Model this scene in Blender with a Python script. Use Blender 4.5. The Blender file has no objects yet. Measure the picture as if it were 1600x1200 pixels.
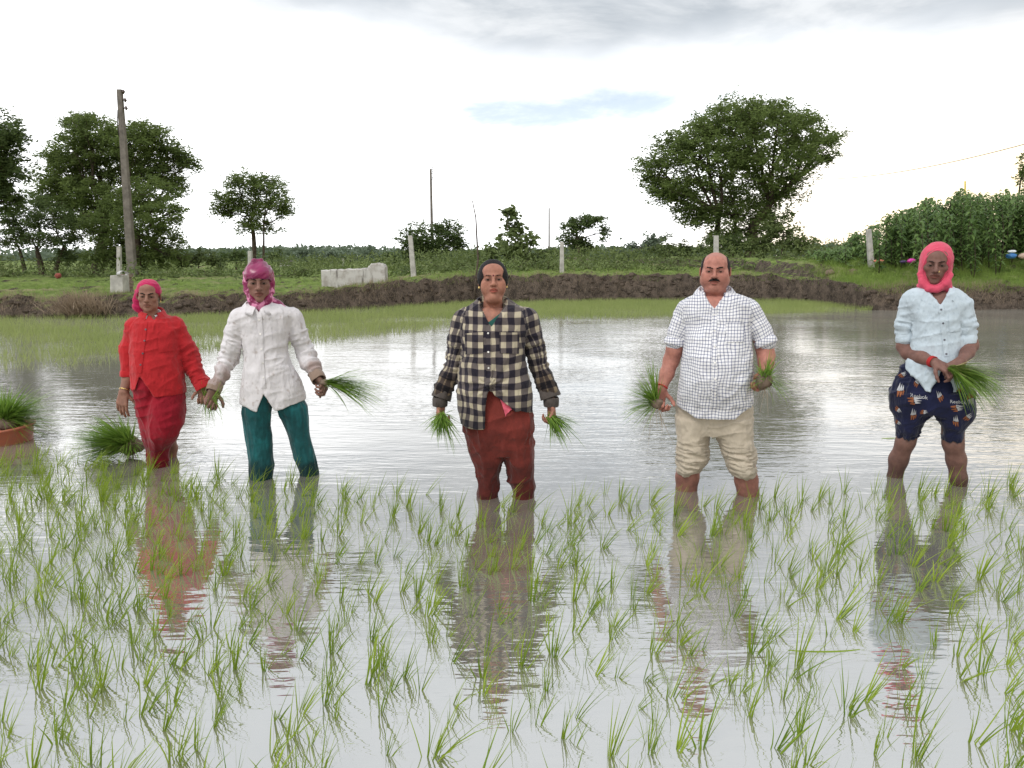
import bpy, math, random
import numpy as np
from mathutils import Vector, Matrix
from mathutils.bvhtree import BVHTree

random.seed(7)
RNG = np.random.default_rng(11)
scene = bpy.context.scene
COL = scene.collection

# ------------------------------------------------------------------ camera
CAM_H = 1.40
PITCH = math.radians(9.82)
FPX = 26.0 / 36.0 * 1600.0
cam_data = bpy.data.cameras.new('camera')
cam_data.lens = 26.0
cam_data.sensor_width = 36.0
cam_data.clip_start = 0.05
cam_data.clip_end = 6000.0
cam = bpy.data.objects.new('camera', cam_data)
cam.location = (0, 0, CAM_H)
cam.rotation_euler = (math.radians(90) - PITCH, 0, 0)
COL.objects.link(cam)
scene.camera = cam

# ------------------------------------------------------------------ sky and sun
SUN_EL, SUN_AZ = math.radians(48), math.radians(222)      # azimuth clockwise from +Y: behind the camera, a little left
world = bpy.data.worlds.new('World')
scene.world = world
world.use_nodes = True
wn, wl = world.node_tree.nodes, world.node_tree.links
wn.clear()


def wmath(op, a, b=None, c=None, clamp=False):
    n = wn.new('ShaderNodeMath')
    n.operation = op
    n.use_clamp = clamp
    for i, v in enumerate((a, b, c)):
        if v is None:
            continue
        if isinstance(v, (int, float)):
            n.inputs[i].default_value = v
        else:
            wl.new(v, n.inputs[i])
    return n.outputs[0]


def wsmooth(v, lo, hi):
    n = wn.new('ShaderNodeMapRange')
    n.interpolation_type = 'SMOOTHSTEP'
    n.inputs[1].default_value = lo
    n.inputs[2].default_value = hi
    wl.new(v, n.inputs[0])
    return n.outputs[0]


def wmix(f, a, b):
    n = wn.new('ShaderNodeMix')
    n.data_type = 'RGBA'
    wl.new(f, n.inputs[0])
    for i, v in ((6, a), (7, b)):
        if isinstance(v, tuple):
            n.inputs[i].default_value = (*v, 1)
        else:
            wl.new(v, n.inputs[i])
    return n.outputs[2]


def wnoise(vec, scale, detail, rough=0.55, dist=0.0):
    n = wn.new('ShaderNodeTexNoise')
    n.inputs['Scale'].default_value = scale
    n.inputs['Detail'].default_value = detail
    n.inputs['Roughness'].default_value = rough
    n.inputs['Distortion'].default_value = dist
    wl.new(vec, n.inputs['Vector'])
    return n.outputs['Fac']


tc = wn.new('ShaderNodeTexCoord')
sep = wn.new('ShaderNodeSeparateXYZ')
wl.new(tc.outputs['Generated'], sep.inputs[0])
dx, dy, dz = sep.outputs
# clouds lie on a flat layer overhead, so they flatten into streaks towards the horizon
den = wmath('ADD', wmath('MAXIMUM', dz, 0.0), 0.10)
comb = wn.new('ShaderNodeCombineXYZ')
wl.new(wmath('DIVIDE', dx, den), comb.inputs[0])
wl.new(wmath('DIVIDE', dy, den), comb.inputs[1])
layer = comb.outputs[0]
n_big = wnoise(layer, 0.55, 5, 0.55, 0.3)
n_mid = wnoise(layer, 1.5, 6, 0.6, 0.4)
sky = wn.new('ShaderNodeTexSky')
sky.sky_type = 'NISHITA'
sky.sun_disc = False
sky.sun_elevation = SUN_EL
sky.sun_rotation = SUN_AZ
sky.altitude = 200
sky.air_density = 1.2
sky.dust_density = 2.0
skys = wn.new('ShaderNodeVectorMath')
skys.operation = 'SCALE'
wl.new(sky.outputs[0], skys.inputs[0])
skys.inputs['Scale'].default_value = 0.13
# thin bright overcast low down, broken blue-grey stratus above
tone = wmath('ADD', wmath('MULTIPLY', n_big, 0.30), wmath('MULTIPLY', n_mid, 0.10))
lift = wmath('ADD', wmath('ADD', wmath('MULTIPLY', dz, 1.3), wmath('MULTIPLY', dx, 0.10)), tone)
grey = wsmooth(lift, 0.40, 0.60)
shade = wmix(wsmooth(n_mid, 0.34, 0.66), (0.50, 0.555, 0.615), (0.92, 0.95, 0.98))
shade = wmix(wmath('MULTIPLY', wsmooth(dz, 0.28, 0.52), 0.85), shade, (1.03, 1.085, 1.14))
warm = wsmooth(wmath('ADD', wmath('MULTIPLY', dx, 0.9), wmath('MULTIPLY', dz, -1.2)), 0.08, 0.40)
bright = wmix(warm, (2.00, 2.02, 2.05), (1.95, 1.62, 1.16))
cloud = wmix(grey, bright, shade)
# a gap in the cloud deck over the field, the blue sky showing through
gx = wmath('MULTIPLY', wmath('SUBTRACT', dx, 0.095), 6.2)
gz = wmath('MULTIPLY', wmath('SUBTRACT', dz, 0.182), 38.0)
gr = wmath('ADD', wmath('MULTIPLY', gx, gx), wmath('MULTIPLY', gz, gz))
gr = wmath('ADD', gr, wmath('MULTIPLY', wmath('SUBTRACT', n_mid, 0.5), 4.5))
front = wmath('GREATER_THAN', dy, 0.0)
gap = wmath('MULTIPLY', wmath('SUBTRACT', 1.0, wsmooth(gr, -0.3, 1.6)), front)
gap = wmath('MULTIPLY', gap, 0.74)
cover = wmix(gap, cloud, skys.outputs[0])
# below the horizon: dull ground tone, hidden by the ground sheet
cover = wmix(wsmooth(dz, -0.03, -0.005), (0.10, 0.10, 0.08), cover)
bg = wn.new('ShaderNodeBackground')
bg.inputs['Strength'].default_value = 1.0
wl.new(cover, bg.inputs[0])
wo = wn.new('ShaderNodeOutputWorld')
wl.new(bg.outputs[0], wo.inputs[0])

sun_data = bpy.data.lights.new('sun', 'SUN')
sun_data.energy = 1.5
sun_data.angle = math.radians(16)
sun_data.color = (1.0, 0.96, 0.90)
sun = bpy.data.objects.new('sun', sun_data)
sd = Vector((math.sin(SUN_AZ) * math.cos(SUN_EL), math.cos(SUN_AZ) * math.cos(SUN_EL), math.sin(SUN_EL)))
sun.rotation_euler = (-sd).to_track_quat('-Z', 'Y').to_euler()
sun.location = (0, -10, 30)
COL.objects.link(sun)

scene.view_settings.view_transform = 'Standard'
scene.view_settings.look = 'None'
scene.view_settings.gamma = 1.0
scene.view_settings.exposure = 0.0
scene.view_settings.use_curve_mapping = False
scene.render.engine = 'CYCLES'
scene.cycles.use_denoising = True
scene.cycles.max_bounces = 6
scene.cycles.transparent_max_bounces = 6
scene.cycles.caustics_reflective = False
scene.cycles.caustics_refractive = False

# ------------------------------------------------------------------ helpers
CP, SP = math.cos(PITCH), math.sin(PITCH)


def at(px, py, Y):
    """world point that stands at distance Y in front of the camera and shows at that pixel of the 1600 x 1200 photograph"""
    cx, cy = (px - 800.0) / FPX, (600.0 - py) / FPX
    t = Y / (CP + cy * SP)
    return np.array([t * cx, Y, CAM_H + t * (-SP + cy * CP)])


def dist_at(py, z=0.0):
    """distance of a point at height z that shows at row py"""
    cy = (600.0 - py) / FPX
    t = (CAM_H - z) / (SP - cy * CP)
    return t * (CP + cy * SP)


def px_of(p):
    x, y, z = p[0], p[1], p[2] - CAM_H
    depth = y * CP - z * SP
    return 800 + FPX * x / depth, 600 - FPX * (y * SP + z * CP) / depth


def new_mesh(name, V, F, smooth=True, col=None, uv=None):
    """V (n,3), F (m,3|4) or a list of loops; col (n,3) per vertex; uv (m,k,2) per corner"""
    me = bpy.data.meshes.new(name)
    V = np.asarray(V, dtype=np.float32)
    if isinstance(F, np.ndarray):
        m, k = F.shape
        me.vertices.add(len(V))
        me.vertices.foreach_set('co', V.ravel())
        me.loops.add(m * k)
        me.loops.foreach_set('vertex_index', F.astype(np.int32).ravel())
        me.polygons.add(m)
        me.polygons.foreach_set('loop_start', np.arange(0, m * k, k, dtype=np.int32))
        me.polygons.foreach_set('loop_total', np.full(m, k, dtype=np.int32))
        me.update(calc_edges=True)
    else:
        me.from_pydata([tuple(v) for v in V], [], F)
        me.update()
    if smooth:
        me.polygons.foreach_set('use_smooth', np.ones(len(me.polygons), dtype=bool))
    if col is not None:
        a = me.color_attributes.new('Col', 'FLOAT_COLOR', 'POINT')
        c = np.ones((len(V), 4), dtype=np.float32)
        c[:, :3] = col
        a.data.foreach_set('color', c.ravel())
    if uv is not None:
        u = me.uv_layers.new(name='UVMap')
        u.data.foreach_set('uv', np.asarray(uv, dtype=np.float32).ravel())
    me.validate()
    return me


def add(name, me, mat=None, parent=None, loc=(0, 0, 0)):
    o = bpy.data.objects.new(name, me)
    COL.objects.link(o)
    o.location = loc
    if mat is not None and not me.materials:
        me.materials.append(mat)
    if parent is not None:
        o.parent = parent
    return o


def empty(name, loc):
    o = bpy.data.objects.new(name, None)
    o.empty_display_size = 0.2
    o.location = loc
    COL.objects.link(o)
    return o


def tag(o, label=None, cat=None, group=None, kind=None):
    if label:
        o['label'] = label
    if cat:
        o['category'] = cat
    if group:
        o['group'] = group
    if kind:
        o['kind'] = kind
    return o


# value noise on a random lattice
_LAT = np.random.default_rng(5).random((64, 64, 64)).astype(np.float32)


def vnoise(P):
    P = np.asarray(P, dtype=np.float64)
    i = np.floor(P).astype(np.int64)
    f = P - i
    f = f * f * (3 - 2 * f)
    i &= 63
    j = (i + 1) & 63
    x0, y0, z0 = i[..., 0], i[..., 1], i[..., 2]
    x1, y1, z1 = j[..., 0], j[..., 1], j[..., 2]
    fx, fy, fz = f[..., 0], f[..., 1], f[..., 2]
    a = _LAT[x0, y0, z0] * (1 - fx) + _LAT[x1, y0, z0] * fx
    b = _LAT[x0, y1, z0] * (1 - fx) + _LAT[x1, y1, z0] * fx
    c = _LAT[x0, y0, z1] * (1 - fx) + _LAT[x1, y0, z1] * fx
    d = _LAT[x0, y1, z1] * (1 - fx) + _LAT[x1, y1, z1] * fx
    return (a * (1 - fy) + b * fy) * (1 - fz) + (c * (1 - fy) + d * fy) * fz      # 0..1


def fbm(P, octaves=4, gain=0.5):
    P = np.asarray(P, dtype=np.float64)
    s, a, t = 0.0, 1.0, 0.0
    for o in range(octaves):
        s = s + a * vnoise(P * (2.03 ** o) + 17.3 * o)
        t += a
        a *= gain
    return s / t


# ------------------------------------------------------------------ materials
class Mat:
    def __init__(self, name, rough=0.7, spec=0.3):
        self.m = bpy.data.materials.new(name)
        self.m.use_nodes = True
        self.n, self.l = self.m.node_tree.nodes, self.m.node_tree.links
        self.b = self.n['Principled BSDF']
        self.b.inputs['Roughness'].default_value = rough
        self.b.inputs['Specular IOR Level'].default_value = spec

    def node(self, t, **kw):
        n = self.n.new(t)
        for k, v in kw.items():
            setattr(n, k, v)
        return n

    def link(self, a, b):
        if isinstance(a, (int, float)):
            b.default_value = a
        elif isinstance(a, tuple):
            b.default_value = (*a, 1) if len(a) == 3 else a
        else:
            self.l.new(a, b)

    def coord(self, kind='Object'):
        return self.node('ShaderNodeTexCoord').outputs[kind]

    def mapping(self, vec, scale=(1, 1, 1), rot=(0, 0, 0)):
        n = self.node('ShaderNodeMapping')
        n.inputs['Scale'].default_value = scale
        n.inputs['Rotation'].default_value = rot
        self.link(vec, n.inputs['Vector'])
        return n.outputs[0]

    def noise(self, vec, scale, detail=4, rough=0.55, out='Fac'):
        n = self.node('ShaderNodeTexNoise')
        n.inputs['Scale'].default_value = scale
        n.inputs['Detail'].default_value = detail
        n.inputs['Roughness'].default_value = rough
        if vec is not None:
            self.link(vec, n.inputs['Vector'])
        return n.outputs[out]

    def math(self, op, a, b=0.0, clamp=False):
        n = self.node('ShaderNodeMath', operation=op, use_clamp=clamp)
        self.link(a, n.inputs[0])
        self.link(b, n.inputs[1])
        return n.outputs[0]

    def ramp(self, v, lo, hi, a=0.0, b=1.0, smooth=True):
        n = self.node('ShaderNodeMapRange')
        n.interpolation_type = 'SMOOTHSTEP' if smooth else 'LINEAR'
        self.link(v, n.inputs[0])
        for i, x in enumerate((lo, hi, a, b)):
            n.inputs[i + 1].default_value = x
        return n.outputs[0]

    def mix(self, f, a, b, blend='MIX'):
        n = self.node('ShaderNodeMix', data_type='RGBA', blend_type=blend)
        self.link(f, n.inputs[0])
        self.link(a, n.inputs[6])
        self.link(b, n.inputs[7])
        return n.outputs[2]

    def attr(self, name='Col'):
        return self.node('ShaderNodeAttribute', attribute_name=name).outputs['Color']

    def bump(self, h, strength=0.3, dist=0.01):
        n = self.node('ShaderNodeBump')
        n.inputs['Strength'].default_value = strength
        n.inputs['Distance'].default_value = dist
        self.link(h, n.inputs['Height'])
        self.l.new(n.outputs[0], self.b.inputs['Normal'])

    def base(self, c):
        self.link(c, self.b.inputs['Base Color'])
        return self


def leaf_material(name, dark, light, trans=0.35, rough=0.55, vary=6.0):
    """thin leaves: each leaf carries its own tint in 'Col'; part of the light passes through"""
    m = Mat(name, rough, 0.25)
    t = m.attr('Col')
    s = m.node('ShaderNodeSeparateColor')
    m.link(t, s.inputs[0])
    c = m.mix(s.outputs[0], dark, light)
    n = m.noise(m.coord(), vary, 3)
    c = m.mix(m.ramp(n, 0.3, 0.7), c, m.mix(0.5, c, light))
    m.base(c)
    tr = m.node('ShaderNodeBsdfTranslucent')
    m.link(m.mix(0.5, c, light), tr.inputs['Color'])
    mx = m.node('ShaderNodeMixShader')
    mx.inputs[0].default_value = trans
    m.l.new(m.b.outputs[0], mx.inputs[1])
    m.l.new(tr.outputs[0], mx.inputs[2])
    m.l.new(mx.outputs[0], m.n['Material Output'].inputs['Surface'])
    return m.m


def plain(name, c, rough=0.7, spec=0.3, vary=0.25, scale=12.0, bump=0.0, bscale=60.0):
    m = Mat(name, rough, spec)
    n = m.noise(m.coord(), scale, 5, 0.6)
    lo = tuple(x * (1 - vary) for x in c)
    hi = tuple(min(1, x * (1 + vary)) for x in c)
    m.base(m.mix(m.ramp(n, 0.3, 0.7), lo, hi))
    if bump:
        m.bump(m.noise(m.coord(), bscale, 4), bump, 0.01)
    return m.m

# ------------------------------------------------------------------ terrain
# foot of the earth bank (world x -> distance) and the height of the land behind it
FX = np.array([-60, -30, -12, -8.5, -6.0, -3.8, -1.0, 3.0, 8.4, 8.9, 9.4, 12, 20, 30, 60.0])
FY = np.array([15, 15.6, 16.7, 17.2, 18.3, 19.9, 22.6, 23.3, 23.4, 22.2, 19.4, 19.6, 19.8, 20, 21.0])
TX = np.array([-60, -12, -8, -5.0, -3.2, -1.0, 8.3, 9.2, 10.0, 14, 60.0])
TZ = np.array([0.44, 0.44, 0.46, 0.50, 0.66, 0.80, 0.80, 0.66, 0.56, 0.58, 0.6])


def foot(x):
    x = np.asarray(x, float)
    return np.interp(x, FX, FY) + 0.55 * (fbm(np.stack([x * 0.9, x * 0 + 3.1, x * 0], -1), 3) - 0.5) + 0.28 * (vnoise(np.stack([x * 4, x * 0, x * 0 + 9], -1)) - 0.5)


def land(x, y):
    """height of the ground"""
    x, y = np.asarray(x, float), np.asarray(y, float)
    d = y - foot(x)
    top = np.interp(x, TX, TZ)
    rough = fbm(np.stack([x * 2.2, y * 2.2, x * 0], -1), 4) - 0.5
    fine = fbm(np.stack([x * 7, y * 7, x * 0 + 4], -1), 3) - 0.5
    steep = np.clip(d / (0.42 + 0.25 * rough), 0, 1)
    face = (steep ** 0.75) * (top + 0.12 * rough)
    face = np.where(d < 0, np.maximum(-0.30, d * 0.5), face)
    # right hand bund: grass slope up to a higher track
    bund = np.clip((x - 8.9) / 0.9, 0, 1) * np.clip((d - 0.6) / 4.2, 0, 1)
    bund = bund * bund * (3 - 2 * bund)
    slope = 0.62 * bund
    rise = 0.10 * np.clip((d - 2) / 12, 0, 1)
    wav = (0.20 * rough + 0.09 * fine) * np.clip(d / 0.3, 0, 1) * np.clip(1.4 - d / 30, 0.25, 1)
    return face + slope + rise + wav


def ground_grid(xs, ys_off):
    X = np.repeat(xs[:, None], len(ys_off), 1)
    Y = foot(xs)[:, None] + ys_off[None, :]
    Z = land(X, Y)
    V = np.stack([X, Y, Z], -1).reshape(-1, 3)
    n, m = X.shape
    idx = np.arange(n * m).reshape(n, m)
    F = np.stack([idx[:-1, :-1], idx[1:, :-1], idx[1:, 1:], idx[:-1, 1:]], -1).reshape(-1, 4)
    return V, F


xs = np.concatenate([[-1500, -600, -200, -90, -60, -45, -35], np.arange(-30, 30.01, 0.085), [35, 45, 60, 90, 200, 600, 1500]])
ys_off = np.concatenate([[-0.9, -0.4], np.linspace(-0.12, 0.7, 22), np.arange(0.78, 4, 0.16), np.arange(4.2, 12, 0.5), np.arange(12.5, 40, 2.0), [45, 60, 90, 140, 250, 500, 1000, 2500]])
V, F = ground_grid(xs, ys_off)
m = Mat('ground_earth_and_grass', 0.95, 0.1)
g = m.node('ShaderNodeNewGeometry')
sz = m.node('ShaderNodeSeparateXYZ')
m.link(g.outputs['True Normal'], sz.inputs[0])
pos = m.coord('Object')
big = m.noise(pos, 0.7, 5, 0.6)
med = m.noise(pos, 5.0, 5, 0.65)
fin = m.noise(pos, 40.0, 4, 0.6)
soil = m.mix(m.ramp(med, 0.32, 0.68), (0.030, 0.024, 0.019), (0.120, 0.092, 0.072))
soil = m.mix(m.ramp(fin, 0.45, 0.75), soil, (0.155, 0.125, 0.10))
grass = m.mix(m.ramp(med, 0.3, 0.7), (0.095, 0.140, 0.036), (0.20, 0.26, 0.070))
grass = m.mix(m.ramp(big, 0.50, 0.70), grass, (0.25, 0.23, 0.12))
flat = m.math('ADD', sz.outputs[2], m.math('MULTIPLY', m.math('SUBTRACT', med, 0.5), 0.5))
m.base(m.mix(m.ramp(flat, 0.72, 0.90), soil, grass))
m.bump(m.math('ADD', med, m.math('MULTIPLY', fin, 0.5)), 0.7, 0.06)
gr = add('ground', new_mesh('ground', V, F), m.m)
tag(gr, kind='structure')

# mud bed under the paddy water, one sheet joined to nothing
V = np.array([[-120, -30, -0.32], [120, -30, -0.32], [120, 30, -0.32], [-120, 30, -0.32]])
bed = add('paddy_bed', new_mesh('paddy_bed', V, np.array([[0, 1, 2, 3]])), plain('wet_mud', (0.14, 0.11, 0.08), 0.6))
tag(bed, kind='structure')

# ------------------------------------------------------------------ water: silt-laden, mirror-smooth but for wind ripples
wx = np.linspace(-70, 70, 141)
wy = np.linspace(-12, 26, 39)
X, Y = np.meshgrid(wx, wy, indexing='ij')
idx = np.arange(X.size).reshape(X.shape)
F = np.stack([idx[:-1, :-1], idx[1:, :-1], idx[1:, 1:], idx[:-1, 1:]], -1).reshape(-1, 4)
V = np.stack([X, Y, X * 0], -1).reshape(-1, 3)
m = Mat('silty_paddy_water', 0.025, 0.5)
m.b.inputs['IOR'].default_value = 6.0
pos = m.coord('Object')
mud = m.noise(pos, 0.6, 4, 0.6)
m.base(m.mix(m.ramp(mud, 0.3, 0.7), (0.195, 0.180, 0.150), (0.245, 0.228, 0.195)))
w1 = m.noise(m.mapping(pos, (2.2, 9.0, 1), (0, 0, 0.12)), 1.0, 3, 0.5)
w2 = m.noise(m.mapping(pos, (8.0, 30.0, 1), (0, 0, -0.18)), 1.0, 2, 0.5)
patch = m.ramp(m.noise(m.mapping(pos, (0.30, 0.55, 1)), 1.0, 3, 0.5), 0.38, 0.62, 0.35, 1.0)
h = m.math('ADD', m.math('MULTIPLY', w1, 1.0), m.math('MULTIPLY', w2, 0.42))
sy = m.node('ShaderNodeSeparateXYZ')
m.link(pos, sy.inputs[0])
wind = m.ramp(sy.outputs[1], 4.0, 8.0, 0.70, 1.0)          # open water beyond the seedlings feels the wind
h = m.math('MULTIPLY', m.math('MULTIPLY', h, patch), wind)
m.bump(h, 0.26, 0.030)
m.link(m.ramp(sy.outputs[1], 4.0, 12.0, 0.025, 0.07), m.b.inputs['Roughness'])
water = add('water', new_mesh('water', V, F), m.m)
tag(water, kind='structure')


# ------------------------------------------------------------------ blades (grass and rice)
def blades(P, D, L, W, bend, seg=4, tint=None, rng=RNG, droop=None):
    """P base (n,3), D unit growth direction, L length, W width, bend sideways vector (n,3) reached at the tip;
    returns V, F(quads), col - one tapering strip per blade"""
    n = len(P)
    t = np.linspace(0, 1, seg + 1)
    up = np.array([0, 0, 1.0])
    pts = P[:, None, :] + D[:, None, :] * (L[:, None, None] * t[None, :, None]) + bend[:, None, :] * (t[None, :, None] ** 2)
    if droop is not None:
        pts[:, :, 2] -= (droop[:, None] * t[None, :] ** 3)
    yaw = rng.random(n) * math.pi
    side = np.stack([np.cos(yaw), np.sin(yaw), yaw * 0], -1)
    prof = np.where(t < 0.25, 0.65 + 1.4 * t, 1.0 - ((t - 0.25) / 0.75) ** 1.6) + 0.04
    off = side[:, None, :] * (W[:, None, None] * 0.5 * prof[None, :, None])
    V = np.stack([pts - off, pts + off], 2).reshape(-1, 3)
    k = np.arange(seg)
    q = np.stack([2 * k, 2 * k + 1, 2 * k + 3, 2 * k + 2], -1)
    F = (np.arange(n)[:, None, None] * (2 * (seg + 1)) + q[None]).reshape(-1, 4)
    if tint is None:
        tint = rng.random(n)
    c = np.repeat(tint, 2 * (seg + 1))
    return V, F, np.stack([c, c, c], -1)


def merge(parts):
    Vs, Fs, Cs, o = [], [], [], 0
    for V, F, C in parts:
        Vs.append(V)
        Fs.append(F + o)
        Cs.append(C)
        o += len(V)
    return np.concatenate(Vs), np.concatenate(Fs), np.concatenate(Cs)


RICE = leaf_material('rice_leaf', (0.070, 0.165, 0.012), (0.35, 0.46, 0.050), 0.40, 0.45, 9.0)
RICE_FAR = leaf_material('rice_leaf_in_the_far_plot', (0.18, 0.26, 0.060), (0.38, 0.43, 0.16), 0.40, 0.5, 1.5)
RICE_BUNCH = leaf_material('seedling_bunch_leaf', (0.058, 0.140, 0.020), (0.25, 0.39, 0.065), 0.30, 0.45, 14.0)
GRASS = leaf_material('bank_grass', (0.095, 0.165, 0.028), (0.25, 0.34, 0.075), 0.35, 0.6, 0.8)
DRY = leaf_material('dry_grass', (0.17, 0.125, 0.085), (0.42, 0.33, 0.235), 0.25, 0.8, 2.0)


def clump_mesh(i):
    r = np.random.default_rng(100 + i)
    n = r.integers(7, 16)
    a = r.random(n) * 2 * math.pi
    P = np.stack([np.cos(a) * r.random(n) * 0.014, np.sin(a) * r.random(n) * 0.014, np.full(n, -0.03)], -1)
    lean = r.normal(0.12, 0.18) + 0.12
    yw = r.normal(0, 0.5)
    D = np.stack([lean * math.cos(yw) + r.normal(0, 0.20, n), lean * math.sin(yw) + r.normal(0, 0.18, n), np.ones(n)], -1)
    D /= np.linalg.norm(D, axis=1)[:, None]
    L = r.uniform(0.07, 0.195, n) + 0.03
    W = r.uniform(0.0024, 0.0056, n)
    bend = np.stack([np.cos(a), np.sin(a), a * 0], -1) * (r.random(n) ** 1.5 * 0.07)[:, None]
    bend[:, 0] += 0.02
    droop = np.where(r.random(n) < 0.14, r.uniform(0.03, 0.10, n), 0.0)
    return blades(P, D, L, W, bend, 5, np.clip(r.normal(0.45, 0.15) + r.normal(0, 0.28, n), 0, 1), r, droop)


CL = [clump_mesh(i) for i in range(30)]
EDGE_PX = np.array([-400, 0, 60, 130, 240, 330, 450, 600, 740, 840, 960, 1060, 1240, 1380, 1500, 1600, 2000])
EDGE_PY = np.array([716, 716, 712, 722, 735, 742, 758, 768, 790, 790, 772, 778, 772, 766, 762, 752, 748])
spots = []
for iy in range(34):
    for ix in range(-44, 45):
        x = ix * 0.120 + random.uniform(-0.075, 0.075) + (0.08 if iy % 2 else 0)
        y = 1.62 + iy * 0.110 + random.uniform(-0.06, 0.06)
        u, v = px_of((x, y, 0))
        if u < -60 or u > 1660 or v > 1275:
            continue
        if v < np.interp(u, EDGE_PX, EDGE_PY) + random.uniform(-6, 10):
            continue
        if random.random() < (0.20 if u > 420 else 0.08):
            continue
        spots.append((x, y, u, v))
        if u < 330 and random.random() < 0.35:
            x2, y2 = x + random.uniform(-0.08, 0.08), y + random.uniform(-0.08, 0.08)
            spots.append((x2, y2, *px_of((x2, y2, 0))))
spots.sort(key=lambda s: s[1])
vis = [s for s in spots if -25 < s[2] < 1620 and s[3] < 1225]
near = vis[:300]
nearset = set(near)
rest = [s for s in spots if s not in nearset]
cm = [new_mesh('rice_clump', *CL[i][:2], col=CL[i][2]) for i in range(30)]
for me in cm:
    me.materials.append(RICE)
for x, y, u, v in near:
    o = bpy.data.objects.new('rice_clump', cm[random.randrange(30)])
    COL.objects.link(o)
    o.location = (x, y, 0)
    o.rotation_euler = (0, 0, random.uniform(-0.7, 0.7))
    s = random.uniform(0.66, 1.22)
    o.scale = (s, s, s * random.uniform(0.9, 1.1))
    tag(o, 'freshly planted clump of green rice seedlings standing in the foreground water', 'rice clump', 'transplanted rice clumps')
parts = []
for x, y, u, v in rest:
    Vc, Fc, Cc = CL[random.randrange(30)]
    a, s = random.uniform(-0.7, 0.7), random.uniform(0.8, 1.15)
    R = np.array([[math.cos(a), -math.sin(a), 0], [math.sin(a), math.cos(a), 0], [0, 0, 1]])
    parts.append(((Vc * s) @ R.T + np.array([x, y, 0]), Fc, Cc))
V, F, C = merge(parts)
o = add('rice_seedlings', new_mesh('rice_seedlings', V, F, col=C), RICE)
tag(o, 'farther rows of planted rice seedlings around the standing people', 'rice', kind='stuff')
print('rice clumps', len(near), len(rest))

# a few blades lying flat on the water
def floating_leaf(px, py, length, ang, label):
    Y = dist_at(py)
    p = at(px, py, Y)
    d = np.array([[math.cos(ang), math.sin(ang), 0.0]])
    n = np.array([-math.sin(ang), math.cos(ang), 0])
    t = np.linspace(-1, 1, 9)
    w = 0.5 * (0.018 if length < 0.2 else 0.006) * (1 - np.abs(t) ** 2.2) + 0.0006
    c = p + d * (t[:, None] * length / 2) + np.array([0, 0, 0.005]) + n * (0.05 * length * t[:, None] ** 2)
    V = np.concatenate([c - n * w[:, None], c + n * w[:, None] + np.array([0, 0, 0.003])]) - p
    F = np.array([[i, i + 1, i + 10, i + 9] for i in range(8)])
    o = add('floating_leaf', new_mesh('floating_leaf', V, F, col=np.full((18, 3), 0.7)), RICE, loc=tuple(p))
    tag(o, label, 'leaf')


floating_leaf(1390, 686, 0.13, 0.12, 'broad yellow-green leaf floating beside the leg of the person in patterned shorts')
floating_leaf(1290, 1021, 0.26, 0.02, 'long rice blade lying flat on the foreground water')

# ------------------------------------------------------------------ far plot of denser rice under the bank
NE_PX = np.array([-500, 0, 100, 200, 350, 500, 700, 850, 1000, 1200, 1340, 1370])
NE_PY = np.array([590, 580, 574, 566, 548, 536, 513, 501, 497, 492, 487, 484])
ne = np.array([at(a, b, dist_at(b))[:2] for a, b in zip(NE_PX, NE_PY)])
N = 190000
x = RNG.uniform(-15, 9.5, N)
yl = np.interp(x, ne[:, 0], ne[:, 1]) + 0.5 * (fbm(np.stack([x * 1.2, x * 0, x * 0 + 2], -1), 3) - 0.5)
yh = foot(x) - 0.05
y = yl + (yh - yl) * RNG.random(N)
u = 800 + FPX * x / y
thin = np.clip((y - yl) / 2.2, 0, 1)
patchy = fbm(np.stack([x * 0.8, y * 0.8, x * 0 + 8], -1), 3)
ok = (yh > yl) & (np.abs(u - 800) < 900) & (RNG.random(N) < (0.35 + 0.65 * thin) * np.clip((patchy - 0.26) * 3.6, 0.25, 1))
x, y = x[ok], y[ok]
n = len(x)
P = np.stack([x, y, np.full(n, -0.02)], -1)
D = np.stack([RNG.normal(0.10, 0.22, n), RNG.normal(0, 0.2, n), np.ones(n)], -1)
D /= np.linalg.norm(D, axis=1)[:, None]
L = RNG.uniform(0.07, 0.19, n)
V, F, C = blades(P, D, L, RNG.uniform(0.007, 0.015, n), RNG.normal(0, 0.03, (n, 3)) * np.array([1, 1, 0]), 1,
                 np.clip(0.55 * fbm(P * 0.9, 3) + 0.5 * RNG.random(n), 0, 1))
o = add('rice_field', new_mesh('rice_field', V, F, col=C), RICE_FAR)
tag(o, 'dense plot of light green rice growing under the earth bank', 'rice', kind='stuff')
print('far rice', n)


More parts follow.
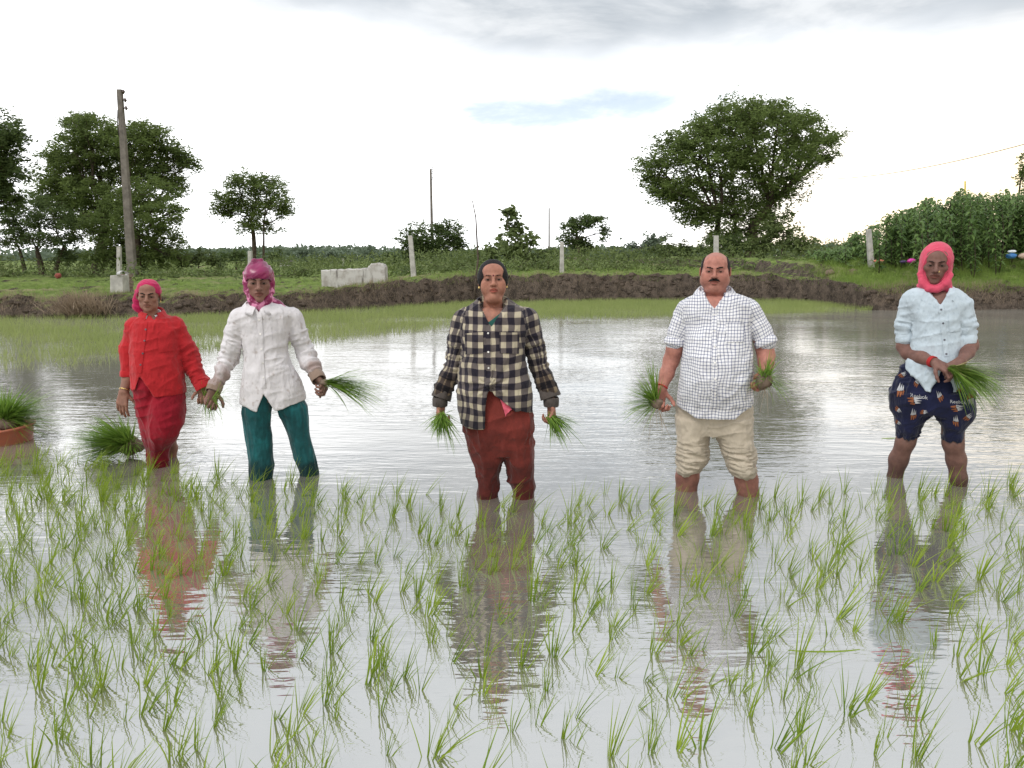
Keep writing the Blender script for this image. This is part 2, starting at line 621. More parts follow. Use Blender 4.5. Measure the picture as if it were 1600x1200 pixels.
# ------------------------------------------------------------------ grass on the bank
def grass_band(n, xr, dr, lr, wr, mat, name, label, dens=None, bias=1.0, lean=0.3):
    x = RNG.uniform(xr[0], xr[1], n)
    d = dr[0] + (dr[1] - dr[0]) * RNG.random(n) ** bias
    y = foot(x) + d
    u = 800 + FPX * x / y
    ok = np.abs(u - 800) < 900
    if dens is not None:
        ok &= RNG.random(n) < dens(x, d)
    x, y, d = x[ok], y[ok], d[ok]
    k = len(x)
    P = np.stack([x, y, land(x, y) - 0.01], -1)
    D = np.stack([RNG.normal(0, lean, k), RNG.normal(-0.08, lean, k), np.ones(k)], -1)
    D /= np.linalg.norm(D, axis=1)[:, None]
    pn = fbm(P * np.array([0.8, 0.8, 0]) + 3, 3)
    L = RNG.uniform(lr[0], lr[1], k) * (0.5 + pn)
    V, F, C = blades(P, D, L, RNG.uniform(wr[0], wr[1], k), RNG.normal(0, 0.04, (k, 3)) * np.array([1, 1, 0]), 1,
                     np.clip(1.4 * (pn - 0.2) + 0.3 * RNG.normal(0, 1, k) * 0.6, 0, 1))
    o = add(name, new_mesh(name, V, F, col=C), mat)
    tag(o, label, 'grass', kind='stuff')


def top_d(x, d):
    bald = fbm(np.stack([x * 0.7, d * 0.7, x * 0 + 1], -1), 3)
    return np.clip((bald - 0.34) * 6, 0.05, 1)


grass_band(60000, (-16, 17), (0.30, 8.0), (0.03, 0.13), (0.008, 0.018), GRASS, 'bank_grass', 'short green grass covering the top of the earth bank', top_d, 1.5)
grass_band(26000, (9.3, 17), (0.25, 5.0), (0.06, 0.22), (0.008, 0.018), GRASS, 'slope_grass', 'taller green grass on the sloping bund at the right', None, 1.0, 0.25)
grass_band(24000, (-16, 17), (0.06, 0.62), (0.06, 0.22), (0.006, 0.014), DRY, 'dry_bank_grass', 'dry brown grass hanging over the edge of the earth bank',
           lambda x, d: np.where(x < -3.2, 0.9, np.where(x > 9.4, 1.0, 0.45)), 1.0, 0.5)


# ------------------------------------------------------------------ trees
def tube(pts, radii, sides=6):
    pts = np.asarray(pts, float)
    n = len(pts)
    V = []
    for i in range(n):
        t = pts[min(i + 1, n - 1)] - pts[max(i - 1, 0)]
        t /= np.linalg.norm(t) + 1e-9
        a = np.cross(t, [0.3, 0.9, 0.1])
        a /= np.linalg.norm(a) + 1e-9
        b = np.cross(t, a)
        ang = np.arange(sides) * 2 * math.pi / sides
        V.append(pts[i] + radii[i] * (np.cos(ang)[:, None] * a + np.sin(ang)[:, None] * b))
    V = np.concatenate(V)
    F = []
    for i in range(n - 1):
        for k in range(sides):
            F.append([i * sides + k, i * sides + (k + 1) % sides, (i + 1) * sides + (k + 1) % sides, (i + 1) * sides + k])
    F.append([k for k in range(sides)][::-1][:4])
    F.append([(n - 1) * sides + k for k in range(4)])
    return V, np.array(F)


def curve_pts(a, b, rng, wob=0.12, n=6, sag=0.0):
    a, b = np.asarray(a, float), np.asarray(b, float)
    L = np.linalg.norm(b - a)
    mid = (a + b) / 2 + rng.normal(0, wob, 3) * L
    mid[2] += sag * L
    t = np.linspace(0, 1, n)[:, None]
    return (1 - t) ** 2 * a + 2 * t * (1 - t) * mid + t * t * b


BARK = plain('bark', (0.085, 0.066, 0.050), 0.95, 0.1, 0.4, 9.0, 0.6, 25)
LEAF = {
    'acacia': leaf_material('fine_acacia_leaf', (0.055, 0.085, 0.024), (0.190, 0.250, 0.072), 0.46, 0.6, 0.9),
    'dark': leaf_material('dark_tree_leaf', (0.042, 0.068, 0.024), (0.135, 0.185, 0.062), 0.42, 0.6, 0.9),
    'bush': leaf_material('bush_leaf', (0.045, 0.075, 0.024), (0.165, 0.205, 0.070), 0.30, 0.6, 0.6),
    'broad': leaf_material('broad_shrub_leaf', (0.045, 0.095, 0.028), (0.17, 0.26, 0.075), 0.34, 0.45, 1.6),
    'hazy': leaf_material('haze_tinted_leaf', (0.075, 0.105, 0.075), (0.17, 0.215, 0.145), 0.25, 0.7, 0.5),  # distance haze put into the leaf colour, paler and bluer
}


def leaf_quads(P, size, aspect, rng, flat=0.4, tint=None, droop=0.0):
    n = len(P)
    d = rng.normal(0, 1, (n, 3))
    d[:, 2] = d[:, 2] * flat - droop
    d /= np.linalg.norm(d, axis=1)[:, None]
    s = np.cross(d, rng.normal(0, 1, (n, 3)))
    s /= np.linalg.norm(s, axis=1)[:, None] + 1e-9
    L = size * rng.uniform(0.6, 1.4, n)[:, None]
    w = L * aspect
    mid = P + d * L * 0.45 + s * 0
    V = np.stack([P, mid - s * w * 0.5, P + d * L, mid + s * w * 0.5], 1).reshape(-1, 3)
    F = np.arange(4 * n).reshape(n, 4)
    if tint is None:
        tint = rng.random(n)
    c = np.repeat(np.clip(tint, 0, 1), 4)
    return V, F, np.stack([c, c, c], -1)


def crown_points(clumps, twigs, leaves, rng, spray=0.28, shell=0.55):
    """twig tips spread through each clump's volume (denser towards its skin), leaves strung along the twig ends"""
    P, T, tips = [], [], []
    for (c, r) in clumps:
        vol = (r[0] * r[1] * r[2]) ** (2 / 3)
        n = max(10, int(twigs * vol * 2.3))
        d = rng.normal(0, 1, (n, 3))
        d /= np.linalg.norm(d, axis=1)[:, None]
        rad = (shell + (1 - shell) * rng.random(n)) ** 0.7
        rad *= 0.72 + 0.42 * vnoise(d * 2.3 + c * 0.7)
        tip = c + d * rad[:, None] * r
        base_t = rng.normal(0.45, 0.14, n)
        for k in range(n):
            m = int(leaves * 1.7 * rng.uniform(0.5, 1.4))
            ax = d[k] * np.array([1, 1, 0.5]) + rng.normal(0, 0.35, 3)
            ax /= np.linalg.norm(ax)
            t = rng.random(m)
            pts = tip[k] - ax * spray * (1 - t)[:, None] * 1.4 + rng.normal(0, spray * 0.33, (m, 3)) * np.array([1, 1, 0.7])
            P.append(pts)
            T.append(base_t[k] + rng.normal(0, 0.16, m))
        tips.append(tip)
    return np.concatenate(P), np.concatenate(T), tips


def make_tree(name, label, base, trunk_top, trunk_r, clumps_px, Y, kind='acacia', twigs=26, leaves=26, leaf=0.11, aspect=0.34,
              spray=0.28, seed=1, group=None, cat='tree', depth=0.75, limbs=True, extra_trunks=(), shell=0.5, droop=0.15, flat=0.4):
    rng = np.random.default_rng(seed)
    base = np.asarray(base, float)
    S = Y / FPX
    clumps = []
    for c in clumps_px:
        px, py, rx, ry = c[:4]
        dy = c[4] if len(c) > 4 else rng.normal(0, 0.3) * rx * S
        p = at(px, py, Y + dy)
        clumps.append((p, np.array([rx * S, rx * S * depth, ry * S]) * 1.17))
    root = empty(name, tuple(base))
    tag(root, label, cat, group)
    P, T, tips = crown_points(clumps, twigs, leaves, rng, spray, shell)
    Vl, Fl, Cl = leaf_quads(P, leaf, aspect, rng, flat, T, droop)
    add('crown', new_mesh('crown', Vl - base, Fl, smooth=False, col=Cl), LEAF[kind], root)
    Vs, Fs, o = [], [], 0

    def put(pts, rr, sides=6):
        nonlocal o
        v, f = tube(pts, rr, sides)
        Vs.append(v)
        Fs.append(f + o)
        o += len(v)

    tops = [np.asarray(trunk_top, float)]
    pts = curve_pts(base - [0, 0, 0.15], tops[0], rng, 0.06, 8)
    put(pts, np.linspace(trunk_r * 1.25, trunk_r * 0.7, 8), 9)
    for (b2, t2, r2) in extra_trunks:
        pts = curve_pts(np.asarray(b2, float) - [0, 0, 0.15], t2, rng, 0.07, 7)
        put(pts, np.linspace(r2 * 1.2, r2 * 0.6, 7), 7)
        tops.append(np.asarray(t2, float))
    if limbs:
        for (c, r), tp in zip(clumps, tips):
            st = min(tops, key=lambda q: np.linalg.norm(q - c))
            d = np.linalg.norm(c - st)
            r0 = trunk_r * 0.34 * min(1, 0.45 + r[0] / (4 * trunk_r + r[0]))
            pts = curve_pts(st, c, rng, 0.10, 7, -0.06)
            put(pts, np.linspace(r0, r0 * 0.35, 7), 6)
            for q in tp[rng.permutation(len(tp))[:min(14, len(tp))]]:
                s0 = pts[rng.integers(3, 7)]
                put(curve_pts(s0, q, rng, 0.12, 4, -0.05), np.linspace(r0 * 0.30, 0.006, 4), 4)
    add('trunk', new_mesh('trunk', np.concatenate(Vs) - base, np.concatenate(Fs)), BARK, root)
    return root


def gz(px, Y):
    """ground point in column px at distance Y"""
    x = (px - 800) / FPX * Y
    for _ in range(3):
        z = float(land(x, Y))
        x = (px - 800) / FPX * (Y * CP + (CAM_H - z) * SP)
    return np.array([x, Y, z])


# the wide acacia right of the middle
b = gz(1172, 40)
make_tree('acacia_tree', 'wide umbrella-crowned acacia standing behind the man in the checked shirt', b, at(1178, 345, 40), 0.30,
          [(1150, 195, 85, 34), (1215, 195, 72, 33), (1080, 228, 70, 30), (1258, 225, 52, 26), (1025, 258, 48, 22), (1120, 248, 90, 42),
           (1200, 250, 80, 40), (1285, 218, 32, 16), (1060, 296, 55, 24), (1140, 300, 75, 36), (1215, 298, 48, 28), (1075, 325, 40, 16),
           (1020, 285, 32, 16), (1290, 246, 26, 12), (1170, 172, 70, 16), (1105, 198, 42, 18), (1245, 190, 40, 14), (1150, 335, 50, 24), (1240, 276, 24, 10), (1040, 305, 36, 16), (1092, 342, 42, 17), (1195, 335, 42, 24), (1165, 368, 48, 20), (1125, 372, 30, 18)],
          40, 'acacia', 15, 24, 0.17, 0.36, 0.34, 3, depth=0.8,
          extra_trunks=[(gz(1122, 40.5), at(1125, 335, 40.5), 0.16), (gz(1148, 41), at(1150, 340, 41), 0.11), (at(1176, 352, 40), at(1205, 318, 40), 0.22)], shell=0.25)
# left: the big spreading tree, its lower neighbours and the dark one at the frame edge
b = gz(150, 37)
make_tree('acacia_tree', 'big spreading feathery tree behind the leaning utility pole', b, at(165, 350, 37), 0.26,
          [(150, 208, 55, 26), (205, 225, 60, 30), (120, 240, 50, 32), (262, 240, 42, 24), (178, 262, 70, 34), (105, 285, 46, 34),
           (240, 270, 45, 24), (150, 305, 60, 30), (292, 258, 24, 14), (85, 250, 28, 20), (130, 190, 34, 15), (232, 208, 40, 20), (80, 300, 40, 30), (120, 335, 46, 24), (275, 290, 26, 16)],
          37, 'acacia', 26, 26, 0.15, 0.36, 0.30, 5, shell=0.3)
b = gz(215, 33)
make_tree('bushy_tree', 'rounded olive-green tree just right of the leaning utility pole', b, at(215, 365, 33), 0.16,
          [(235, 305, 50, 28), (195, 320, 45, 30), (260, 335, 34, 26), (215, 352, 60, 30), (190, 380, 50, 26), (252, 378, 38, 26), (225, 402, 48, 20), (160, 352, 40, 24), (165, 400, 44, 20), (275, 400, 26, 18)],
          33, 'acacia', 24, 24, 0.14, 0.36, 0.26, 6, shell=0.35)
b = gz(68, 34)
make_tree('thorn_tree', 'low dark tree with forked bare trunks beside the left edge tree', b, at(58, 392, 34), 0.13,
          [(40, 352, 44, 20), (85, 340, 44, 22), (118, 362, 38, 24), (18, 372, 34, 18), (70, 375, 50, 14), (20, 335, 36, 20), (110, 400, 30, 16), (55, 318, 40, 16)],
          34, 'dark', 22, 22, 0.13, 0.36, 0.26, 7, extra_trunks=[(gz(84, 34), at(100, 385, 34), 0.10), (gz(40, 34.5), at(30, 388, 34.5), 0.09)], shell=0.3)
b = gz(-60, 30)
make_tree('dark_tree', 'tall dark dense tree cut off by the left edge of the view', b, at(-50, 330, 30), 0.25,
          [(-10, 205, 52, 36), (-40, 250, 70, 50), (5, 255, 40, 36), (-20, 310, 58, 40), (-70, 200, 50, 40), (10, 300, 24, 24), (20, 215, 26, 18)],
          30, 'dark', 26, 26, 0.14, 0.40, 0.26, 8, shell=0.3)
# the separate tree behind the person in the white shirt
b = gz(393, 42)
make_tree('feathery_tree', 'small round feathery tree standing alone behind the person in white shirt', b, at(393, 345, 42), 0.13,
          [(395, 290, 46, 22), (360, 310, 36, 20), (430, 305, 34, 22), (395, 325, 55, 22), (350, 330, 26, 14), (445, 330, 22, 20), (400, 352, 42, 16), (420, 282, 24, 14), (372, 282, 22, 12)],
          42, 'acacia', 15, 22, 0.17, 0.34, 0.34, 9, shell=0.3, extra_trunks=[(gz(410, 42), at(412, 350, 42), 0.07)])
b = gz(676, 44)
make_tree('bushy_tree', 'dark rounded tree around the base of the far utility pole', b, at(676, 392, 44), 0.14,
          [(668, 368, 40, 24), (705, 362, 26, 22), (640, 378, 26, 24), (690, 390, 40, 20), (655, 395, 36, 18), (715, 380, 18, 18)],
          44, 'dark', 18, 22, 0.17, 0.4, 0.34, 10, shell=0.3)
b = gz(910, 46)
make_tree('leaning_tree', 'small dark tree with an overhanging crown right of the middle fence post', b, at(900, 375, 46), 0.13,
          [(900, 352, 26, 16), (925, 345, 26, 12), (890, 375, 20, 20), (944, 362, 10, 18), (908, 385, 26, 16)],
          46, 'dark', 20, 22, 0.18, 0.4, 0.34, 12, shell=0.3)
# the shrub with big pale leaves left of the middle
b = gz(805, 33)
make_tree('tall_shrub', 'loose large-leaved pale shrub behind the woman in the plaid shirt', b, at(803, 380, 33), 0.04,
          [(800, 355, 24, 22), (812, 385, 34, 24), (785, 390, 30, 22), (830, 400, 26, 14), (796, 332, 12, 12), (768, 395, 14, 18)],
          33, 'bush', 20, 7, 0.24, 0.55, 0.24, 13, cat='shrub', extra_trunks=[(gz(790, 33), at(793, 335, 33), 0.02), (gz(825, 33), at(832, 345, 33), 0.02)], shell=0.2)
# bush under the acacia and others along the skyline
for (px, Y, cl, kind, lab, sd) in [
    (1225, 36, [(1225, 368, 40, 28), (1205, 350, 26, 20), (1250, 382, 30, 18), (1190, 385, 30, 16)], 'bush', 'round dark green bush at the right foot of the acacia', 21),
    (1140, 38, [(1130, 378, 36, 14), (1165, 385, 30, 14), (1100, 388, 26, 12)], 'dark', 'low shaded bush among the acacia trunks', 22),
    (1040, 42, [(1045, 388, 34, 16), (1072, 392, 22, 12)], 'bush', 'leafy green bush left of the acacia trunks', 23),
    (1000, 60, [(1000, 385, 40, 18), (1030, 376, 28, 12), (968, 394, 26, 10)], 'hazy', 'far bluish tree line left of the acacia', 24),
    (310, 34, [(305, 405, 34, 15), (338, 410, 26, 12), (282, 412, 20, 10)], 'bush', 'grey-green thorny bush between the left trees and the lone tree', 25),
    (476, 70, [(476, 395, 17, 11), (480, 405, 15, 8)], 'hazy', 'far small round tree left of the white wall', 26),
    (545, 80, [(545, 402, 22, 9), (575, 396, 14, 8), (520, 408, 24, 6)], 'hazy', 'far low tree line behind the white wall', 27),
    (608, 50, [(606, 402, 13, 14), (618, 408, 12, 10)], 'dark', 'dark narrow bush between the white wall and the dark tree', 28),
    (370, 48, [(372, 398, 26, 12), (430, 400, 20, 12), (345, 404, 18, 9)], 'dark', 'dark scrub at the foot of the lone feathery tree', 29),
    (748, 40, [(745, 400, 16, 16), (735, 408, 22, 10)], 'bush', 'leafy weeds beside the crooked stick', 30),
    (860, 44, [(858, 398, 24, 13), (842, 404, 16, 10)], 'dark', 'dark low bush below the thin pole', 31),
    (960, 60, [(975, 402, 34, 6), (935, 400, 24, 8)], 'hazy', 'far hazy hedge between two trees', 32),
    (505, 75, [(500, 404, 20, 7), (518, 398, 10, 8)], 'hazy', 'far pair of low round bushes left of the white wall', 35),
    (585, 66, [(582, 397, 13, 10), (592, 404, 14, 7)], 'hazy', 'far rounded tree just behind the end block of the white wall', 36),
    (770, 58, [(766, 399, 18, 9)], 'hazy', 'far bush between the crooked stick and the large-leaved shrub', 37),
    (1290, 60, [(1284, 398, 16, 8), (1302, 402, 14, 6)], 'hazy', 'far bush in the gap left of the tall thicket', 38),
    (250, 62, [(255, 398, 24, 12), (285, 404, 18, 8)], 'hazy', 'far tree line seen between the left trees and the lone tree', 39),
    (1310, 34, [(1308, 396, 20, 12), (1290, 402, 16, 7)], 'bush', 'pale scrub between the acacia bush and the tall thicket', 33),
    (1596, 30, [(1604, 262, 20, 30), (1612, 300, 22, 30)], 'acacia', 'tree cut off by the right edge above the thicket', 34),
]:
    b = gz(px, Y)
    top = at(px, min(c[1] for c in cl) + 12, Y)
    tall = px == 1596
    make_tree('edge_tree' if tall else 'bush', lab, b, top, 0.05 * Y / 40, cl, Y, kind, 900 / (Y * Y) * 26, 20, 0.0042 * Y, 0.42, 0.007 * Y, sd,
              cat='tree' if tall or 'tree' in lab.split() else 'bush', shell=0.2)

# tall broad-leaved thicket on the right: one stemmed shrub after another
TH_PX = np.array([1280, 1310, 1335, 1370, 1400, 1440, 1470, 1500, 1530, 1560, 1600, 1660])
TH_PY = np.array([398, 376, 354, 336, 328, 312, 310, 300, 296, 292, 292, 285])
rng = np.random.default_rng(77)
WHERE = ['lowest', 'second from the gap', 'third from the gap', 'behind the white post', 'right of the white post', 'left of the pink headscarf', 'directly above the pink headscarf',
         'right of the pink headscarf', 'under the yellow stick', 'right of the yellow stick', 'above the blue bag', 'at the frame edge']
for k, px in enumerate(np.linspace(1308, 1622, 12)):
    Y = 25.2 + 0.8 * math.sin(k * 2.1)
    b = gz(px, Y)
    S = Y / FPX
    root = empty('broad_leaved_shrub', tuple(b))
    tag(root, 'tall broad-leaved shrub in the right thicket, %s' % WHERE[k], 'shrub', 'broad-leaved shrubs of the right thicket')
    Vs, Fs, o_, LP, LT, LD = [], [], 0, [], [], []
    for s in range(26):
        qx = px + rng.normal(0, 26)
        topy = np.interp(qx, TH_PX, TH_PY) - 6 + 20 * vnoise(np.array([qx * 0.06, 3.0, 1.0])) + abs(rng.normal(0, 20))
        Ys = Y + rng.normal(0, 1.3)
        r0 = gz(qx + rng.normal(0, 6), Ys)
        t = at(qx, topy, Ys)
        if t[2] < r0[2] + 0.3:
            t[2] = r0[2] + 0.3
        pts = curve_pts(r0, t, rng, 0.05, 6)
        v, f = tube(pts, np.linspace(0.016, 0.006, 6), 4)
        Vs.append(v)
        Fs.append(f + o_)
        o_ += len(v)
        h = t[2] - r0[2]
        m_ = int(34 * h) + 10
        for j in range(m_):
            w = 0.10 + 0.90 * j / m_
            q = r0 + (t - r0) * w
            LP.append(q + rng.normal(0, 0.03, 3))
            a = j * 2.4 + rng.normal(0, 0.3)
            LD.append([math.cos(a), math.sin(a)])
            LT.append(rng.normal(0.35 + 0.3 * (s % 3) / 2, 0.25))
    LP, LD, LT = np.array(LP), np.array(LD), np.array(LT)
    n = len(LP)
    L = rng.uniform(0.10, 0.31, n)[:, None]
    out = np.concatenate([LD, np.zeros((n, 1))], 1)
    side = np.stack([-LD[:, 1], LD[:, 0], np.zeros(n)], -1)
    upv = np.array([0, 0, 1.0])
    p1 = LP + out * L * 0.45 + upv * L * rng.uniform(0.05, 0.45, (n, 1))
    p2 = p1 + out * L * 0.45 - upv * L * rng.uniform(0.15, 0.65, (n, 1))
    w = L * 0.19
    V = np.stack([LP, p1 - side * w - upv * 0.012, p1 + upv * 0.012, p1 + side * w - upv * 0.012, p2], 1).reshape(-1, 3)
    i5 = np.arange(n)[:, None] * 5
    F = np.concatenate([i5 + [0, 1, 2], i5 + [0, 2, 3], i5 + [1, 4, 2], i5 + [2, 4, 3]])
    c = np.repeat(np.clip(LT, 0, 1), 5)
    add('crown', new_mesh('crown', V - b, F, smooth=False, col=np.stack([c, c, c], -1)), LEAF['broad'], root)
    tag(add('stems', new_mesh('stems', np.concatenate(Vs) - b, np.concatenate(Fs)), BARK, root), kind='stuff')


# low weeds along the bank top behind the fence line
def weed(px, Y, hpx, wpx, kind, label, seed, n=220):
    r = np.random.default_rng(seed)
    b = gz(px, Y)
    S = Y / FPX
    P = np.stack([r.normal(0, wpx * S * 0.5, n), r.normal(0, wpx * S * 0.35, n), np.abs(r.normal(0, hpx * S * 0.5, n))], -1)
    Vl, Fl, Cl = leaf_quads(P, 0.10 + 0.002 * Y, 0.35, r, 0.7, r.normal(0.5, 0.25, n), -0.3)
    k = 10
    st = [tube(np.array([[r.normal(0, wpx * S * .4), r.normal(0, wpx * S * .3), -0.05], [r.normal(0, wpx * S * .4), r.normal(0, .1), hpx * S * r.uniform(.5, 1)]]), [0.008, 0.004], 4) for _ in range(k)]
    root = empty('weed_plant', tuple(b))
    tag(root, label, 'weed', 'weeds along the bank top')
    add('leaves', new_mesh('leaves', Vl, Fl, smooth=False, col=Cl), LEAF[kind], root)
    Vs, Fs, o_ = [], [], 0
    for v, f in st:
        Vs.append(v)
        Fs.append(f + o_)
        o_ += len(v)
    tag(add('stems', new_mesh('stems', np.concatenate(Vs), np.concatenate(Fs)), BARK, root), kind='stuff')


for i, (px, Y, h, w, kind, lab) in enumerate([
    (95, 30, 14, 26, 'bush', 'weedy plants left of the draped concrete stump'),
    (140, 29, 16, 30, 'bush', 'bright weeds just left of the leaning utility pole'),
    (20, 30, 16, 30, 'bush', 'weeds at the foot of the left edge tree'),
    (270, 30, 14, 34, 'bush', 'weeds right of the woman in red'),
    (330, 32, 14, 34, 'bush', 'weeds below the grey-green thorny bush'),
    (470, 30, 14, 24, 'bush', 'yellowish weeds left of the white wall'),
    (640, 27, 16, 22, 'dark', 'dry weeds right of the white wall'),
    (690, 30, 18, 30, 'bush', 'weeds under the far utility pole'),
    (720, 29, 18, 26, 'bush', 'weeds left of the crooked stick'),
    (820, 28, 20, 34, 'bush', 'leafy weeds right of the plaid-shirt woman\'s head'),
    (860, 28, 18, 28, 'bush', 'leafy weeds left of the middle fence post'),
    (920, 29, 16, 36, 'bush', 'weeds right of the middle fence post'),
    (970, 29, 15, 34, 'bush', 'straw-coloured weeds below the far hedge'),
    (1040, 28, 20, 36, 'bush', 'maize-like weeds left of the man\'s head'),
    (1170, 29, 16, 34, 'bush', 'weeds right of the man\'s head'),
    (1235, 28, 14, 40, 'bush', 'weeds below the round bush'),
    (1345, 24.5, 14, 26, 'bush', 'dark weeds beside the white post on the bund'),
    (1300, 26, 12, 30, 'bush', 'weeds at the left end of the thicket'),
]):
    weed(px, Y, h, w, kind, lab, 300 + i)

# the dry brown tussock on the left bank
r = np.random.default_rng(9)
n = 1500
c0 = gz(130, 17.0)
c0[1] = float(foot(c0[0])) + 0.05
c0[2] = 0.16
P = c0 + np.stack([r.normal(0, 0.28, n), -0.05 + r.normal(0, 0.12, n), -0.10 + np.abs(r.normal(0, 0.12, n))], -1)
D = np.stack([r.normal(0, 0.6, n), r.normal(-0.3, 0.4, n), np.ones(n) * 0.8], -1)
D /= np.linalg.norm(D, axis=1)[:, None]
V, F, C = blades(P, D, r.uniform(0.2, 0.55, n), r.uniform(0.008, 0.016, n), r.normal(0, 0.10, (n, 3)), 4, r.random(n), r, r.uniform(0, 0.25, n))
o = add('dry_tussock', new_mesh('dry_tussock', V - c0, F, col=C), DRY, loc=tuple(c0))
tag(o, 'big dry brown grass tussock hanging over the left bank', 'grass tussock')

# clods of dug earth on the bund by the white post
CLOD = plain('dug_earth', (0.17, 0.125, 0.095), 0.95, 0.1, 0.35, 14, 0.8, 40)
r = np.random.default_rng(4)


def lump(name, c, rad, mat, seed, amp=0.35):
    rr = np.random.default_rng(seed)
    nu, nv = 14, 9
    th = np.linspace(0, 2 * math.pi, nu, endpoint=False)
    ph = np.linspace(0.05, math.pi - 0.05, nv)
    A, B = np.meshgrid(th, ph, indexing='ij')
    d = np.stack([np.cos(A) * np.sin(B), np.sin(A) * np.sin(B), np.cos(B)], -1)
    q = 1 + amp * 2 * (fbm(d * 1.6 + rr.random(3) * 20, 3) - 0.5)
    V = (d * q[..., None] * np.asarray(rad)).reshape(-1, 3)
    idx = np.arange(nu * nv).reshape(nu, nv)
    F = np.stack([idx, np.roll(idx, -1, 0), np.roll(np.roll(idx, -1, 0), -1, 1), np.roll(idx, -1, 1)], -1)[:, :-1].reshape(-1, 4)
    F = np.concatenate([F, np.array([[idx[i, 0], idx[i - 1, 0], idx[i - 2, 0], idx[i - 3, 0]] for i in range(3, nu, 3)])])
    return new_mesh(name, V, F), c


hv, hf, ho = [], [], 0
for i in range(60):
    px, py = 1322 + r.normal(0, 15), 445 + r.normal(0, 9)
    Y = 22.6 + r.normal(0, 0.25)
    p = at(px, py, Y)
    rad = r.uniform(0.07, 0.20) * np.array([1, 0.8, 0.8])
    me, _ = lump('clod', p, rad, CLOD, i)
    v = np.array([w.co[:] for w in me.vertices]) + p
    f = np.array([list(q.vertices) for q in me.polygons])
    hv.append(v)
    hf.append(f + ho)
    ho += len(v)
    bpy.data.meshes.remove(me)
c0 = gz(1322, 22.6)
o = add('earth_heap', new_mesh('earth_heap', np.concatenate(hv) - c0, np.concatenate(hf)), CLOD, loc=tuple(c0))
tag(o, 'heap of dug brown earth clods where the bank meets the right bund', 'earth heap')

# far wood along the horizon: one hazy mass beyond the fields
r = np.random.default_rng(31)
n = 42000
az = r.uniform(-0.85, 0.85, n)
Yw = r.uniform(120, 170, n)
x = np.tan(az) * Yw
hgt = 0.5 + 3.4 * np.clip(fbm(np.stack([x * 0.03, Yw * 0.004, x * 0], -1), 4) - 0.28, 0, 1) * 2
P = np.stack([x, Yw, land(x, Yw) + hgt * r.random(n) ** 0.8], -1)
V, F, C = leaf_quads(P, 0.8, 0.5, r, 0.5, r.normal(0.5, 0.2, n), 0.1)
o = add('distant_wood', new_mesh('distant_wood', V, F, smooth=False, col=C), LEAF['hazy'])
tag(o, 'hazy line of distant woods along the horizon', 'wood', kind='stuff')

# tangled undergrowth behind the fence line
n = 42000
x = r.uniform(-26, 24, n)
Yw = r.uniform(25.5, 48, n)
u = 800 + FPX * x / Yw
dens = fbm(np.stack([x * 0.35, Yw * 0.25, x * 0 + 6], -1), 3)
ok = (np.abs(u - 800) < 900) & (dens > 0.50) & ((x < 9) | (Yw > 30))
x, Yw, dens = x[ok], Yw[ok], dens[ok]
n = len(x)
P = np.stack([x, Yw, land(x, Yw) + np.clip((dens - 0.40) * 4.2, 0.05, 0.9) * r.random(n)], -1)
V, F, C = leaf_quads(P, 0.17, 0.33, r, 0.9, np.clip(0.2 + 1.2 * (fbm(P * 0.5, 2) - 0.2) + r.normal(0, 0.15, n), 0, 1), -0.25)
o = add('undergrowth', new_mesh('undergrowth', V, F, smooth=False, col=C), LEAF['bush'])
tag(o, 'tangle of low weeds and undergrowth behind the fence posts', 'undergrowth', kind='stuff')

# clods fallen from the bank
rr = np.random.default_rng(41)
th = np.linspace(0, 2 * math.pi, 8, endpoint=False)
ph = np.linspace(0.15, math.pi - 0.15, 6)
A, B = np.meshgrid(th, ph, indexing='ij')
dsp = np.stack([np.cos(A) * np.sin(B), np.sin(A) * np.sin(B), np.cos(B)], -1).reshape(-1, 3)
ii = np.arange(48).reshape(8, 6)
fq = np.stack([ii, np.roll(ii, -1, 0), np.roll(np.roll(ii, -1, 0), -1, 1), np.roll(ii, -1, 1)], -1)[:, :-1].reshape(-1, 4)
Vs, Fs = [], []
for i in range(380):
    x = rr.uniform(-14, 16)
    d = rr.uniform(-0.05, 0.42) ** 1.0
    y = float(foot(x)) + d
    R = rr.uniform(0.02, 0.075) * (1.5 if rr.random() < 0.12 else 1)
    q = 1 + 0.9 * (fbm(dsp * 1.7 + rr.random(3) * 30, 2) - 0.5)
    v = dsp * q[:, None] * R * np.array([1.3, 0.8, 0.75]) + [x, y, float(land(x, y))]
    Vs.append(v)
    Fs.append(fq + 48 * i)
o = add('bank_clods', new_mesh('bank_clods', np.concatenate(Vs), np.concatenate(Fs)), plain('bank_soil', (0.085, 0.066, 0.052), 0.95, 0.1, 0.45, 9, 0.8, 40))
tag(o, 'clods and lumps of soil crumbling from the face of the earth bank', 'soil', kind='stuff')


